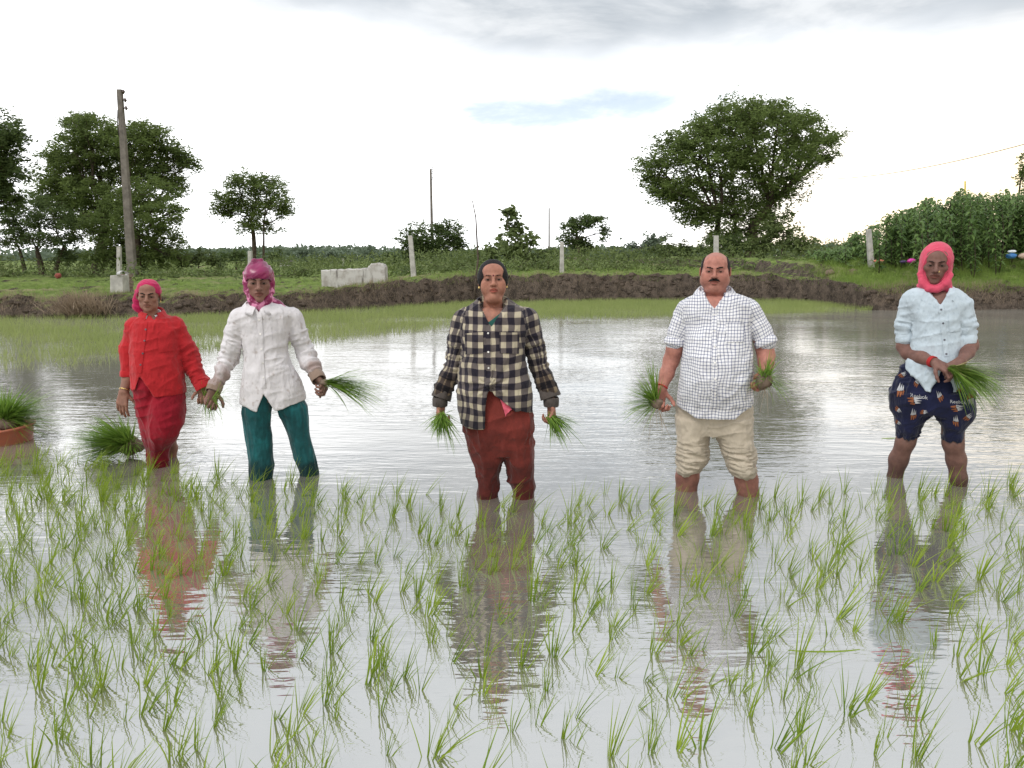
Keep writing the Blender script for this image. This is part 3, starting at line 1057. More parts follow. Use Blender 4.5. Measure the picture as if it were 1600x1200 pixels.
# ------------------------------------------------------------------ implicit surfaces for people and clothes
class Field:
    def __init__(self, lo, hi, h):
        self.h = h
        self.lo = np.asarray(lo, float)
        n = np.ceil((np.asarray(hi, float) - self.lo) / h).astype(int) + 1
        self.ax = [(self.lo[i] + h * np.arange(n[i])).astype(np.float32) for i in range(3)]
        self.D = np.full(n, 0.25, np.float32)

    def block(self, lo, hi):
        sl = []
        for i in range(3):
            a = int(np.clip(np.floor((lo[i] - self.lo[i]) / self.h), 0, len(self.ax[i])))
            b = int(np.clip(np.ceil((hi[i] - self.lo[i]) / self.h) + 1, 0, len(self.ax[i])))
            sl.append(slice(a, b))
        return tuple(sl)

    def op(self, lo, hi, fn, k=0.0, sub=False):
        pad = k + 4 * self.h
        sl = self.block(np.asarray(lo) - pad, np.asarray(hi) + pad)
        X = self.ax[0][sl[0]][:, None, None]
        Y = self.ax[1][sl[1]][None, :, None]
        Z = self.ax[2][sl[2]][None, None, :]
        if 0 in (X.size, Y.size, Z.size):
            return
        d = fn(X, Y, Z)
        a = self.D[sl]
        if not sub:
            r = np.minimum(a, d)
            if k > 0:
                h = np.maximum(k - np.abs(a - d), 0) / k
                r = r - h * h * k * 0.25
        else:
            r = np.maximum(a, -d)
            if k > 0:
                h = np.maximum(k - np.abs(a + d), 0) / k
                r = r + h * h * k * 0.25
        self.D[sl] = r

    def cap(self, a, b, ra, rb=None, k=0.0, sub=False, flat=None):
        """tapered capsule; flat=(direction, factor) thins it along a direction"""
        rb = ra if rb is None else rb
        a, b = np.asarray(a, float), np.asarray(b, float)
        m = max(ra, rb)
        ab = b - a
        L2 = float(ab @ ab) + 1e-12

        def fn(X, Y, Z):
            px, py, pz = X - a[0], Y - a[1], Z - a[2]
            t = np.clip((px * ab[0] + py * ab[1] + pz * ab[2]) / L2, 0, 1)
            qx, qy, qz = px - t * ab[0], py - t * ab[1], pz - t * ab[2]
            rr = ra + (rb - ra) * t
            if flat is not None:
                n, f = flat
                dn = qx * n[0] + qy * n[1] + qz * n[2]
                s = (1 / f - 1)
                q2 = qx * qx + qy * qy + qz * qz + dn * dn * (s * s + 2 * s)
                return (np.sqrt(q2) - rr) * f
            return np.sqrt(qx * qx + qy * qy + qz * qz) - rr
        self.op(np.minimum(a, b) - m, np.maximum(a, b) + m, fn, k, sub)

    def chain(self, pts, rad, k=0.01, sub=False, flat=None):
        for i in range(len(pts) - 1):
            self.cap(pts[i], pts[i + 1], rad[i], rad[i + 1], k, sub, flat)

    def ell(self, c, r, k=0.0, sub=False, R=None):
        c, r = np.asarray(c, float), np.asarray(r, float)
        m = float(r.max())
        R_ = None if R is None else np.asarray(R, float)

        def fn(X, Y, Z):
            x, y, z = X - c[0], Y - c[1], Z - c[2]
            if R_ is not None:
                x, y, z = (R_[0, 0] * x + R_[1, 0] * y + R_[2, 0] * z, R_[0, 1] * x + R_[1, 1] * y + R_[2, 1] * z, R_[0, 2] * x + R_[1, 2] * y + R_[2, 2] * z)
            k0 = np.sqrt((x / r[0]) ** 2 + (y / r[1]) ** 2 + (z / r[2]) ** 2)
            k1 = np.sqrt((x / r[0] ** 2) ** 2 + (y / r[1] ** 2) ** 2 + (z / r[2] ** 2) ** 2) + 1e-9
            return k0 * (k0 - 1) / k1
        e = r if R is None else np.array([m, m, m])
        self.op(c - e, c + e, fn, k, sub)

    def loft(self, rows, k=0.0, n=2.2, sub=False, grow=0.0):
        """rows of (z, cx, half width, cy, half depth): elliptical sections stacked in height"""
        r = np.array(sorted([list(q) for q in rows]), float)
        z0, z1 = r[0, 0] - grow, r[-1, 0] + grow
        lo = [(r[:, 1] - r[:, 2]).min() - grow, (r[:, 3] - r[:, 4]).min() - grow, z0]
        hi = [(r[:, 1] + r[:, 2]).max() + grow, (r[:, 3] + r[:, 4]).max() + grow, z1]

        def fn(X, Y, Z):
            cx, a, cy, b = [np.interp(Z, r[:, 0], r[:, i]).astype(np.float32) for i in (1, 2, 3, 4)]
            a, b = a + grow, b + grow
            q = (np.abs((X - cx) / a) ** n + np.abs((Y - cy) / b) ** n) ** (1 / n)
            d = (q - 1) * np.minimum(a, b)
            return np.maximum(d, np.maximum(Z - z1, z0 - Z))
        self.op(lo, hi, fn, k, sub)

    def shell(self, X=None):
        pass

    def mesh(self):
        D = self.D
        S = D < 0
        s8 = [S[i:S.shape[0] - 1 + i, j:S.shape[1] - 1 + j, k:S.shape[2] - 1 + k] for i in (0, 1) for j in (0, 1) for k in (0, 1)]
        cnt = sum(s.astype(np.int8) for s in s8)
        act = (cnt > 0) & (cnt < 8)
        I = np.argwhere(act)
        if len(I) == 0:
            return np.zeros((0, 3)), np.zeros((0, 4), int)
        ids = np.full(act.shape, -1, np.int64)
        ids[act] = np.arange(len(I))
        cor = np.array([[i, j, k] for i in (0, 1) for j in (0, 1) for k in (0, 1)])
        dv = np.stack([D[I[:, 0] + c[0], I[:, 1] + c[1], I[:, 2] + c[2]] for c in cor], 1)
        acc = np.zeros((len(I), 3))
        num = np.zeros(len(I))
        for a in range(8):
            for b in range(a + 1, 8):
                if np.abs(cor[a] - cor[b]).sum() != 1:
                    continue
                x = (dv[:, a] < 0) != (dv[:, b] < 0)
                t = dv[:, a] / (dv[:, a] - dv[:, b] + 1e-20)
                p = cor[a] + np.clip(t, 0, 1)[:, None] * (cor[b] - cor[a])
                acc += np.where(x[:, None], p, 0)
                num += x
        V = self.lo + (I + acc / num[:, None]) * self.h
        Q = []
        for ax in range(3):
            o1, o2 = [(1, 2), (2, 0), (0, 1)][ax]
            a = np.moveaxis(S, ax, 0)
            df = a[:-1] != a[1:]
            df = np.moveaxis(df, 0, ax)
            J = np.argwhere(df)
            J = J[(J[:, o1] > 0) & (J[:, o2] > 0) & (J[:, o1] < act.shape[o1]) & (J[:, o2] < act.shape[o2])]
            e1, e2 = np.zeros(3, int), np.zeros(3, int)
            e1[o1], e2[o2] = 1, 1
            q = np.stack([ids[tuple((J - e1 - e2).T)], ids[tuple((J - e2).T)], ids[tuple(J.T)], ids[tuple((J - e1).T)]], 1)
            flip = ~S[tuple(J.T)]
            q[flip] = q[flip][:, ::-1]
            Q.append(q)
        Q = np.concatenate(Q)
        return V, Q[(Q >= 0).all(1)]


def vnormals(V, F):
    n = np.zeros_like(V)
    a = np.cross(V[F[:, 2]] - V[F[:, 0]], V[F[:, 3]] - V[F[:, 1]]) if F.shape[1] == 4 else np.cross(V[F[:, 1]] - V[F[:, 0]], V[F[:, 2]] - V[F[:, 0]])
    for i in range(F.shape[1]):
        np.add.at(n, F[:, i], a)
    return n / (np.linalg.norm(n, axis=1)[:, None] + 1e-12)


def rotm(yaw=0, pitch=0, roll=0):
    return np.array((Matrix.Rotation(yaw, 3, 'Z') @ Matrix.Rotation(pitch, 3, 'X') @ Matrix.Rotation(roll, 3, 'Y')))


def unit(v):
    v = np.asarray(v, float)
    return v / (np.linalg.norm(v) + 1e-12)


# ---- materials of the people
def skin_material(name, c):
    m = Mat(name, 0.55, 0.25)
    col = m.attr('Col')
    n = m.noise(m.coord(), 45, 4, 0.6)
    n2 = m.noise(m.coord(), 26, 4, 0.65)
    t = m.mix(m.ramp(n2, 0.3, 0.7), (0.80, 0.76, 0.74), (1.14, 1.10, 1.06))
    c1 = m.mix(1.0, col, t, 'MULTIPLY')
    m.base(c1)
    m.b.inputs['Subsurface Weight'].default_value = 0.06
    m.b.inputs['Subsurface Radius'].default_value = (0.02, 0.008, 0.004)
    m.bump(n, 0.12, 0.003)
    return m.m


def crumple(m, weave):
    """worn cloth: sharp small creases over soft ones, and a weave"""
    h = None
    for sc, amt in ((9.0, 1.0), (21.0, 0.5)):
        v = m.mapping(m.coord(), (1.0, 1.0, 0.55), (0.3, 0.5, 0.2))
        n = m.noise(v, sc, 2, 0.5)
        r = m.math('SUBTRACT', 1.0, m.math('MULTIPLY', m.math('ABSOLUTE', m.math('SUBTRACT', n, 0.5)), 5.0), True)
        r = m.math('MULTIPLY', r, amt)
        h = r if h is None else m.math('ADD', h, r)
    h = m.math('ADD', h, m.math('MULTIPLY', m.noise(m.coord(), weave, 2), 0.06))
    m.bump(h, 0.55, 0.010)


def cloth_material(name, c, rough=0.85, weave=500.0, sheen=0.15, vary=0.10, spec=0.2):
    m = Mat(name, rough, spec)
    col = m.attr('Col')
    n = m.noise(m.coord(), 7, 5, 0.62)
    t = m.mix(m.ramp(n, 0.3, 0.72), tuple(1 - vary for _ in range(3)), tuple(1 + vary for _ in range(3)))
    base = m.mix(1.0, col, m.mix(1.0, t, c, 'MULTIPLY'), 'MULTIPLY')
    m.base(base)
    m.b.inputs['Sheen Weight'].default_value = sheen
    crumple(m, weave)
    return m.m


def grid_cloth(name, light, dark, pitch, width, soft, second=None, rough=0.85):
    """woven check: stripes of the second yarn in both directions along the cloth's own coordinates"""
    m = Mat(name, rough, 0.2)
    uv = m.coord('UV')
    s = m.node('ShaderNodeSeparateXYZ')
    m.link(uv, s.inputs[0])
    st = []
    for i in (0, 1):
        f = m.math('FRACT', m.math('DIVIDE', s.outputs[i], pitch))
        d = m.math('ABSOLUTE', m.math('SUBTRACT', f, 0.5))
        st.append(m.ramp(d, width / 2 - soft, width / 2 + soft, 1.0, 0.0))
    mid = tuple((a * 0.38 + b * 0.62) for a, b in zip(light, dark)) if second is None else second
    any_ = m.math('MAXIMUM', st[0], st[1])
    both = m.math('MULTIPLY', st[0], st[1])
    c = m.mix(any_, light, mid)
    c = m.mix(both, c, dark)
    n = m.noise(m.coord(), 8, 5, 0.62)
    c = m.mix(1.0, c, m.mix(m.ramp(n, 0.3, 0.72), (0.90, 0.90, 0.90), (1.08, 1.08, 1.07)), 'MULTIPLY')
    m.base(m.mix(1.0, m.attr('Col'), c, 'MULTIPLY'))
    m.b.inputs['Sheen Weight'].default_value = 0.12
    crumple(m, 500)
    return m.m


HAIR = plain('black_hair', (0.010, 0.008, 0.008), 0.6, 0.18, 0.4, 30, 0.5, 180)
EYE = Mat('eye', 0.45, 0.15)
EYE.base(EYE.attr('Col'))
EYE = EYE.m
METAL = Mat('gold_metal', 0.3, 0.5)
METAL.base((0.7, 0.5, 0.2))
METAL.b.inputs['Metallic'].default_value = 1.0
METAL = METAL.m
RED_THREAD = plain('red_thread', (0.45, 0.03, 0.03), 0.8)
BUTTON = plain('shirt_button', (0.10, 0.10, 0.12), 0.4)
BUTTON_W = plain('pale_button', (0.75, 0.72, 0.68), 0.4)


def hand_prims(w, d, palm, side, curl, s=1.0, spread=0.05, thumb=0.6):
    """capsules of a hand: w wrist, d direction of the fingers, palm the way the palm faces, side +1/-1 picks the thumb side"""
    d, palm = unit(d), np.asarray(palm, float)
    palm = unit(palm - d * (palm @ d))
    lat = np.cross(d, palm) * side
    P = []

    def loc(x, y, z):
        return w + s * (d * x + lat * y + palm * z)
    kn = []
    for (y, kx) in ((0.030, 0.084), (0.010, 0.088), (-0.010, 0.084), (-0.029, 0.076)):
        q = loc(kx, y, 0)
        kn.append((q, y))
        P.append((loc(0.004, y * 0.55, 0.0), q, 0.0155 * s, 0.0125 * s, 0.014 * s))
    segs = ((0.042, 0.025, 0.020), (0.046, 0.028, 0.021), (0.043, 0.026, 0.020), (0.034, 0.020, 0.018))
    for f in range(4):
        q, y = kn[f]
        a = 0.0
        fd = unit(d + lat * (spread * y / 0.03))
        for j in range(3):
            a += curl[j] * (1 + 0.07 * (f - 1))
            v = fd * math.cos(a) + palm * math.sin(a)
            q2 = q + v * segs[f][j] * s
            r0 = (0.0098, 0.0090, 0.0082)[j] * s * (0.92 if f == 3 else 1)
            r1 = (0.0090, 0.0082, 0.0070)[j] * s * (0.92 if f == 3 else 1)
            P.append((q, q2, r0, r1, 0.004 * s))
            q = q2
    q = loc(0.022, 0.026, 0.006)
    P.append((loc(0.006, 0.010, 0.004), q, 0.016 * s, 0.014 * s, 0.012 * s))
    for j, (L, r0, r1) in enumerate(((0.040, 0.0135, 0.0105), (0.032, 0.0105, 0.0095), (0.024, 0.0095, 0.0075))):
        v = unit(d * (0.62 + 0.15 * j) + lat * (0.75 - thumb * j * 0.55) + palm * (0.25 + thumb * (0.35 + 0.35 * j)))
        q2 = q + v * L * s
        P.append((q, q2, r0 * s, r1 * s, 0.007 * s))
        q = q2
    return P


def grip(w, d, palm, s=1.0):
    d, palm = unit(d), np.asarray(palm, float)
    palm = unit(palm - d * (palm @ d))
    return w + s * (d * 0.088 + palm * 0.026)


def bounds_of(prims):
    a = np.array([p[0] for p in prims] + [p[1] for p in prims])
    r = max(max(p[2], p[3]) for p in prims) + 0.02
    return a.min(0) - r, a.max(0) + r


def head_field(o, neck_base, chest=None):
    """head in its own frame (x to the viewer's right, -y out of the face, z up), 0.225 m tall; o holds the build of this face"""
    f = Field((-0.11, -0.135, -0.24), (0.11, 0.13, 0.135), 0.0031)
    w, jw, fat = o.get('w', 1.0), o.get('jaw', 1.0), o.get('fat', 0.0)
    f.ell((0, 0.016, 0.030), (0.073 * w, 0.092, 0.081))
    f.ell((0, -0.050, 0.050), (0.056 * w, 0.036, 0.042), 0.03)
    f.ell((0, -0.028, -0.035), ((0.056 + fat * 0.012) * w * jw, 0.056, 0.078), 0.03)
    for s in (-1, 1):
        f.ell((s * 0.044 * w * jw, -0.012, -0.058), (0.018 + 0.012 * fat, 0.028, 0.030), 0.03)
        f.ell((s * 0.043 * w, -0.060, -0.014), (0.021 + 0.004 * fat, 0.018, 0.018), 0.026)
        if fat:
            f.ell((s * 0.045 * w, -0.050, -0.045), (0.022, 0.022, 0.026), 0.03)
    f.ell((0, -0.066, -0.052), (0.030, 0.026, 0.026), 0.022)
    f.ell((0, -0.070, -0.092), (0.021 + 0.006 * fat, 0.018, 0.017), 0.022)
    if fat:
        f.ell((0, -0.040, -0.108), (0.045, 0.035, 0.022), 0.03)
    rb_ = o.get('ridge', 0.0085)
    f.cap((-0.040 * w, -0.070, 0.030), (-0.010, -0.086, 0.025), rb_, rb_ * 0.9, 0.016)
    f.cap((0.040 * w, -0.070, 0.030), (0.010, -0.086, 0.025), rb_, rb_ * 0.9, 0.016)
    for s in (-1, 1):
        f.ell((s * 0.031 * w, -0.099, 0.006), (0.022, 0.019, 0.0125), 0.012, True)
    # nose
    nl = o.get('nose', 1.0)
    f.cap((0, -0.086, 0.014), (0, -0.086 - 0.022 * nl, -0.020), 0.0085, 0.0105, 0.010)
    f.ell((0, -0.086 - 0.024 * nl, -0.023), (0.0125, 0.0115, 0.0105), 0.008)
    for s in (-1, 1):
        f.ell((s * 0.0145, -0.098, -0.027), (0.0085, 0.011, 0.0075), 0.007)
    for s in (-1, 1):
        f.ell((s * 0.0075, -0.104, -0.0355), (0.0042, 0.006, 0.0035), 0.003, True)
    # eyelids round the ball, opened by a slit
    sq = o.get('squint', 1.0)
    for s in (-1, 1):
        f.ell((s * 0.031 * w, -0.0705, 0.005), (0.0165, 0.0155, 0.0145), 0.005)
        f.ell((s * 0.031 * w, -0.088, 0.0035), (0.0145, 0.0085, 0.0036 * sq), 0.002, True)
    # mouth
    sm = o.get('smile', 0.0)
    mw = 0.024 * o.get('mouth', 1.0)
    up = [(-mw, -0.084, -0.0545 + 0.004 * sm), (-mw * 0.4, -0.0925, -0.0510), (0, -0.0935, -0.0525), (mw * 0.4, -0.0925, -0.0510), (mw, -0.084, -0.0545 + 0.004 * sm)]
    lo = [(-mw * 0.85, -0.083, -0.0580 + 0.003 * sm), (-mw * 0.3, -0.0905, -0.0640), (mw * 0.3, -0.0905, -0.0640), (mw * 0.85, -0.083, -0.0580 + 0.003 * sm)]
    f.chain(up, [0.004, 0.0058, 0.0056, 0.0058, 0.004], 0.005)
    f.chain(lo, [0.0045, 0.0072, 0.0072, 0.0045], 0.005)
    f.chain([(-mw * 1.08, -0.0905, -0.0565 + 0.006 * sm), (-mw * 0.4, -0.0985, -0.0570), (mw * 0.4, -0.0985, -0.0570), (mw * 1.08, -0.0905, -0.0565 + 0.006 * sm)], [0.0022, 0.0028, 0.0028, 0.0022], 0.003, True)
    for s in (-1, 1):       # fold from nose to mouth corner
        f.chain([(s * 0.020, -0.0985, -0.026), (s * 0.029, -0.0905, -0.044), (s * 0.032, -0.083, -0.058)], [0.0022, 0.0028, 0.002], 0.006, True)
    if o.get('ears', True):
        for s in (-1, 1):
            R = rotm(s * 0.45, 0.15, 0)
            f.ell((s * 0.078 * w, 0.014, -0.004), (0.0075, 0.019, 0.030), 0.006, False, R)
            f.ell((s * 0.0855 * w, 0.008, 0.000), (0.005, 0.010, 0.016), 0.004, True, R)
    nb = np.asarray(neck_base)
    f.cap((0, 0.020, -0.065), nb, 0.047 + 0.016 * fat, 0.053 + 0.016 * fat, 0.028)
    return f


def head_colors(V, o, skin):
    """vertex tints of a head in its own frame: lips, brow, eye rims dark with kohl and shadow, shade painted into the sockets"""
    c = np.tile(np.asarray(skin, float), (len(V), 1))
    w = o.get('w', 1.0)
    x, y, z = V.T

    def mixin(mask, col):
        nonlocal c
        mask = np.clip(mask, 0, 1)[:, None]
        c = c * (1 - mask) + np.asarray(col) * mask
    mw = 0.024 * o.get('mouth', 1.0)
    q = np.sqrt((x / (mw * 1.05)) ** 2 + ((z + 0.0575) / 0.0115) ** 2)
    mixin(np.where(y < -0.075, (1.15 - q) * 4, 0) * 0.75, np.asarray(skin) * np.array(o.get('lip', (0.72, 0.50, 0.48))))
    line = np.exp(-((z + 0.0570 - 0.004 * o.get('smile', 0) * (x / mw) ** 2) / 0.0024) ** 2) * (np.abs(x) < mw) * (y < -0.075)
    mixin(line * 0.75, np.asarray(skin) * 0.22)
    for s in (-1, 1):
        ex = (x - s * 0.031 * w)
        rim = np.exp(-(((np.sqrt((ex / 0.0175) ** 2 + ((z - 0.0035) / 0.0085) ** 2) - 0.85) / 0.33) ** 2)) * (y < -0.06)  # kohl and shadow painted together round the eye slit
        mixin(rim * 0.62, np.asarray(skin) * 0.22)
        socket_shade = np.exp(-((ex / 0.021) ** 2 + ((z - 0.006) / 0.015) ** 2)) * (y < -0.05)  # eye socket shade painted into the skin colour
        mixin(socket_shade * 0.24, np.asarray(skin) * 0.45)
    cheek = np.exp(-(((np.abs(x) - 0.042) / 0.02) ** 2 + ((z + 0.020) / 0.022) ** 2)) * (y < -0.03)
    mixin(cheek * 0.25, np.asarray(skin) * np.array([1.18, 1.02, 0.98]))
    if o.get('stubble'):
        st = np.clip((-z - 0.035) / 0.03, 0, 1) * (y < 0.01) * np.clip((z + 0.12) / 0.02, 0, 1)
        mixin(st * o['stubble'], np.asarray(skin) * 0.55)
    return c


PHI = 0.0          # bearing of the person being built: people are built facing the camera, then turned into place


def to_world(V):
    V = np.asarray(V, float)
    c, s = math.cos(PHI), math.sin(PHI)
    return np.stack([V[..., 0] * c + V[..., 1] * s, -V[..., 0] * s + V[..., 1] * c, V[..., 2]], -1)


def ray_local(px, py):
    d = at(px, py, 1.0) - np.array([0, 0, CAM_H])
    c, s = math.cos(PHI), math.sin(PHI)
    return np.array([d[0] * c - d[1] * s, d[0] * s + d[1] * c, d[2]])


class Person:
    def __init__(self, name, label, base_px, base_py, skin):
        global PHI
        w = at(base_px, base_py, dist_at(base_py))
        PHI = self.phi = math.atan2(w[0], w[1])
        self.Y = math.hypot(w[0], w[1])
        self.base = np.array([0.0, self.Y, -0.25])
        self.wb = to_world(self.base)
        self.skin = np.asarray(skin, float)
        self.parts = []        # skin pieces V, F, C
        self.label = label
        self.root = None
        self.kids = []

    def J(self, px, py, dy=0.0):
        d = ray_local(px, py)
        t = (self.Y + dy) / d[1]
        return np.array([t * d[0], self.Y + dy, CAM_H + t * d[2]])

    def Jw(self, px, py, dy=0.0):
        global PHI
        PHI = self.phi
        return to_world(self.J(px, py, dy))

    def rows(self, data, dy=0.0, ratio=None):
        """(row py, left px, right px, half depth[, offset in depth]) -> loft sections"""
        out = []
        for q in data:
            py, L, R, b = q[:4]
            o = q[4] if len(q) > 4 else 0.0
            a, c = self.J(L, py, dy + o), self.J(R, py, dy + o)
            out.append((a[2], (a[0] + c[0]) / 2, (c[0] - a[0]) / 2, self.Y + dy + o, b))
        return out

    def skin_piece(self, V, F, C=None):
        if C is None:
            C = np.tile(self.skin, (len(V), 1))
        self.parts.append((V, F, C))

    def limb(self, pts, rad, h=0.004, k=0.015, tint=None, hand=None):
        pts = [np.asarray(p, float) for p in pts]
        prims = [(pts[i], pts[i + 1], rad[i], rad[i + 1], k) for i in range(len(pts) - 1)]
        if hand:
            prims += hand
        lo, hi = bounds_of(prims)
        f = Field(lo, hi, h)
        for a, b, ra, rb, kk in prims:
            f.cap(a, b, ra, rb, kk)
        V, F = f.mesh()
        C = np.tile(self.skin, (len(V), 1))
        if tint is not None:
            C = tint(V, C)
        self.skin_piece(V, F, C)

    def child(self, name, V, F, mat, col=None, uv=None, parent=None, smooth=True):
        if col is None:
            col = np.ones((len(V), 3))
        me = new_mesh(name, to_world(V) - self.wb, F, smooth, col, uv)
        o = add(name, me, mat, parent)
        if parent is None:
            self.kids.append(o)
        o['_bvh'] = 0
        del o['_bvh']
        return o

    def head(self, cx, top_py, chin_py, neck_px, neck_py, o, yaw=0.0, pitch=0.0, roll=0.0, dy=-0.02, neck_dy=0.015):
        """cx, top, chin: where crown and chin show; the neck runs to neck_px, neck_py"""
        top, chin = self.J(cx, top_py, dy), self.J(cx, chin_py, dy - 0.05)
        self.hs = s = (top[2] - chin[2]) / 0.222
        c = (top + chin) / 2
        c[1] = self.Y + dy
        self.hc, self.hR = c, rotm(yaw, pitch, roll)
        nb = ((self.J(neck_px, neck_py, neck_dy) - c) @ self.hR) / s
        nb[2] = max(nb[2], -0.225)
        f = head_field(o, nb)
        V, F = f.mesh()
        C = head_colors(V, o, self.skin)
        self.ho = o
        self.head_V = V
        self.skin_piece(self.hw(V), F, C)
        # eyes
        for q in (-1, 1):
            self.eye(q)
        if o.get('brow', True):
            for q in (-1, 1):
                w = o.get('w', 1.0)
                bf = Field((-0.08, -0.13, 0.0), (0.08, -0.03, 0.06), 0.0018)
                t = o.get('brow_tilt', 0.0)
                pts = [(q * 0.012, -0.0945, 0.0225 - t), (q * 0.026 * w, -0.0930, 0.0275), (q * 0.040 * w, -0.0845, 0.0285 + t * 0.3), (q * 0.049 * w, -0.0745, 0.0245)]
                bw = o.get('brow_w', 1.0)
                bf.chain(pts, [0.0030 * bw, 0.0036 * bw, 0.0032 * bw, 0.0018], 0.003)
                v, ff = bf.mesh()
                # rest on the skin
                v = self.on_skin(v, 0.0012)
                self.child('eyebrow', self.hw(v), ff, HAIR)

    def on_skin(self, v, lift):
        """slide points along y so that they sit on the face"""
        if not hasattr(self, '_bv'):
            Vh, Fh = self.head_V, self.parts[-1][1]
            self._bv = BVHTree.FromPolygons([tuple(p) for p in Vh], [tuple(map(int, q)) for q in Fh])
        ym = float(np.mean(v[:, 1]))
        out = v.copy()
        for i, p in enumerate(v):
            hit = self._bv.ray_cast(Vector((p[0], -0.2, p[2])), Vector((0, 1, 0)))
            if hit[0] is not None:
                out[i, 1] = hit[0].y - lift + (p[1] - ym) * 0.35
        return out

    def hw(self, P):
        """head frame -> world"""
        return (np.asarray(P) * self.hs) @ self.hR.T + self.hc

    def eye(self, q):
        o = self.ho
        w = o.get('w', 1.0)
        c = np.array([q * 0.031 * w, -0.0705, 0.0045])
        nu, nv, r = 20, 14, 0.0146
        th = np.linspace(0, 2 * math.pi, nu, endpoint=False)
        ph = np.linspace(0.0, math.pi, nv)
        A, B = np.meshgrid(th, ph, indexing='ij')
        d = np.stack([np.cos(A) * np.sin(B), -np.cos(B), np.sin(A) * np.sin(B)], -1).reshape(-1, 3)
        col = np.where((B.reshape(-1) < 0.66)[:, None], np.array([0.020, 0.012, 0.008]), np.array([0.26, 0.22, 0.20]))
        idx = np.arange(nu * nv).reshape(nu, nv)
        F = np.stack([idx, np.roll(idx, -1, 0), np.roll(np.roll(idx, -1, 0), -1, 1), np.roll(idx, -1, 1)], -1)[:, :-1].reshape(-1, 4)
        self.child('eye', self.hw(c + d * r), F, EYE, col)

    def finish(self, torso=None):
        V, F, C = merge(self.parts)
        me = new_mesh('person', to_world(V) - self.wb, F, True, C)
        self.root = add('person', me, skin_material('skin', self.skin), None, tuple(self.wb))
        tag(self.root, self.label, 'person', 'people planting rice')
        for k in self.kids:
            k.parent = self.root
        return self.root


def wrinkle(V, N, amp, sc, seed=0, sharp=1.6):
    """crease displacement: ridged noise, stretched as sc says"""
    n = fbm(V * np.asarray(sc) + seed * 7.7, 3, 0.5)
    r = 1 - np.abs(2 * n - 1) * 1.6
    return V + N * (amp * (np.clip(r, -1, 1) ** 1)[:, None] - amp * 0.45)


def rotated(V, axis, ang):
    R = np.array(Matrix.Rotation(ang, 3, axis))
    return V @ R.T


def cloth_uv(V, F, regions):
    """regions: list of ('torso', cx, cy, r) / ('arm', [points], r); every face takes the nearest region's own coordinates"""
    fc = V[F].mean(1)
    best, which = np.full(len(F), 1e9), np.zeros(len(F), int)
    for i, g in enumerate(regions):
        if g[0] == 'torso':
            d = np.full(len(F), g[4] if len(g) > 4 else 0.0)
        else:
            d = np.full(len(F), 1e9)
            for a, b, r in zip(g[1][:-1], g[1][1:], g[2]):
                ab = b - a
                t = np.clip(((fc - a) @ ab) / (ab @ ab), 0, 1)
                d = np.minimum(d, np.linalg.norm(fc - a - t[:, None] * ab, axis=1) - r)
        ok = d < best
        best[ok], which[ok] = d[ok], i
    wv = np.stack([fbm(V * 9 + 3, 2), fbm(V * 9 + 40, 2), fbm(V * 9 + 80, 2)], -1) - 0.5
    P = (V + 0.030 * wv)[F]
    uv = np.zeros((len(F), F.shape[1], 2))
    for i, g in enumerate(regions):
        sel = which == i
        if not sel.any():
            continue
        p = P[sel]
        if g[0] == 'torso':
            uv[sel, :, 0] = 0.26 * np.arcsin(np.clip((p[..., 0] - g[1]) / 0.26, -0.99, 0.99))
            uv[sel, :, 1] = p[..., 2]
        else:
            a, b = g[1][0], g[1][-1]
            d = unit(b - a)
            e1 = unit(np.cross(d, [0, 1, 0]))
            e2 = np.cross(d, e1)
            q = p - a
            ang = np.arctan2(q @ e1, -(q @ e2) * np.sign(e2[1] + 1e-9) * -1)
            c = ang.mean(1, keepdims=True)
            ang = np.where(ang - c > math.pi, ang - 2 * math.pi, np.where(ang - c < -math.pi, ang + 2 * math.pi, ang))
            uv[sel, :, 0] = ang * 0.065
            uv[sel, :, 1] = q @ d
    return uv


def tree_of(V, F):
    return BVHTree.FromPolygons([tuple(p) for p in V], [tuple(map(int, q)) for q in F])


def lay_on(bvh, pts, lift):
    """project points given as (px, py) columns/rows at some distance onto a cloth surface, seen from the front; returns world points"""
    out = []
    o = Vector((0, 0, CAM_H))
    for px, py in pts:
        d = Vector(ray_local(px, py)).normalized()
        hit = bvh.ray_cast(o, d)
        if hit[0] is None:
            out.append(None)
            continue
        n = hit[1] if hit[1].dot(d) < 0 else -hit[1]
        out.append(np.array(hit[0] + n * lift))
    return out


def patch(bvh, quad, nu, nv, lift=0.003):
    """cloth patch with corners quad (px,py: top-left, top-right, bottom-right, bottom-left) laid on a surface"""
    q = np.asarray(quad, float)
    P = []
    for j in range(nv + 1):
        for i in range(nu + 1):
            s, t = i / nu, j / nv
            P.append((1 - t) * ((1 - s) * q[0] + s * q[1]) + t * ((1 - s) * q[3] + s * q[2]))
    W = lay_on(bvh, P, lift)
    ok = [w is not None for w in W]
    V = np.array([w if w is not None else [0, 0, 0] for w in W])
    F = []
    for j in range(nv):
        for i in range(nu):
            a = j * (nu + 1) + i
            f = [a, a + nu + 1, a + nu + 2, a + 1]
            if all(ok[k] for k in f):
                F.append(f)
    return V, np.array(F).reshape(-1, 4)


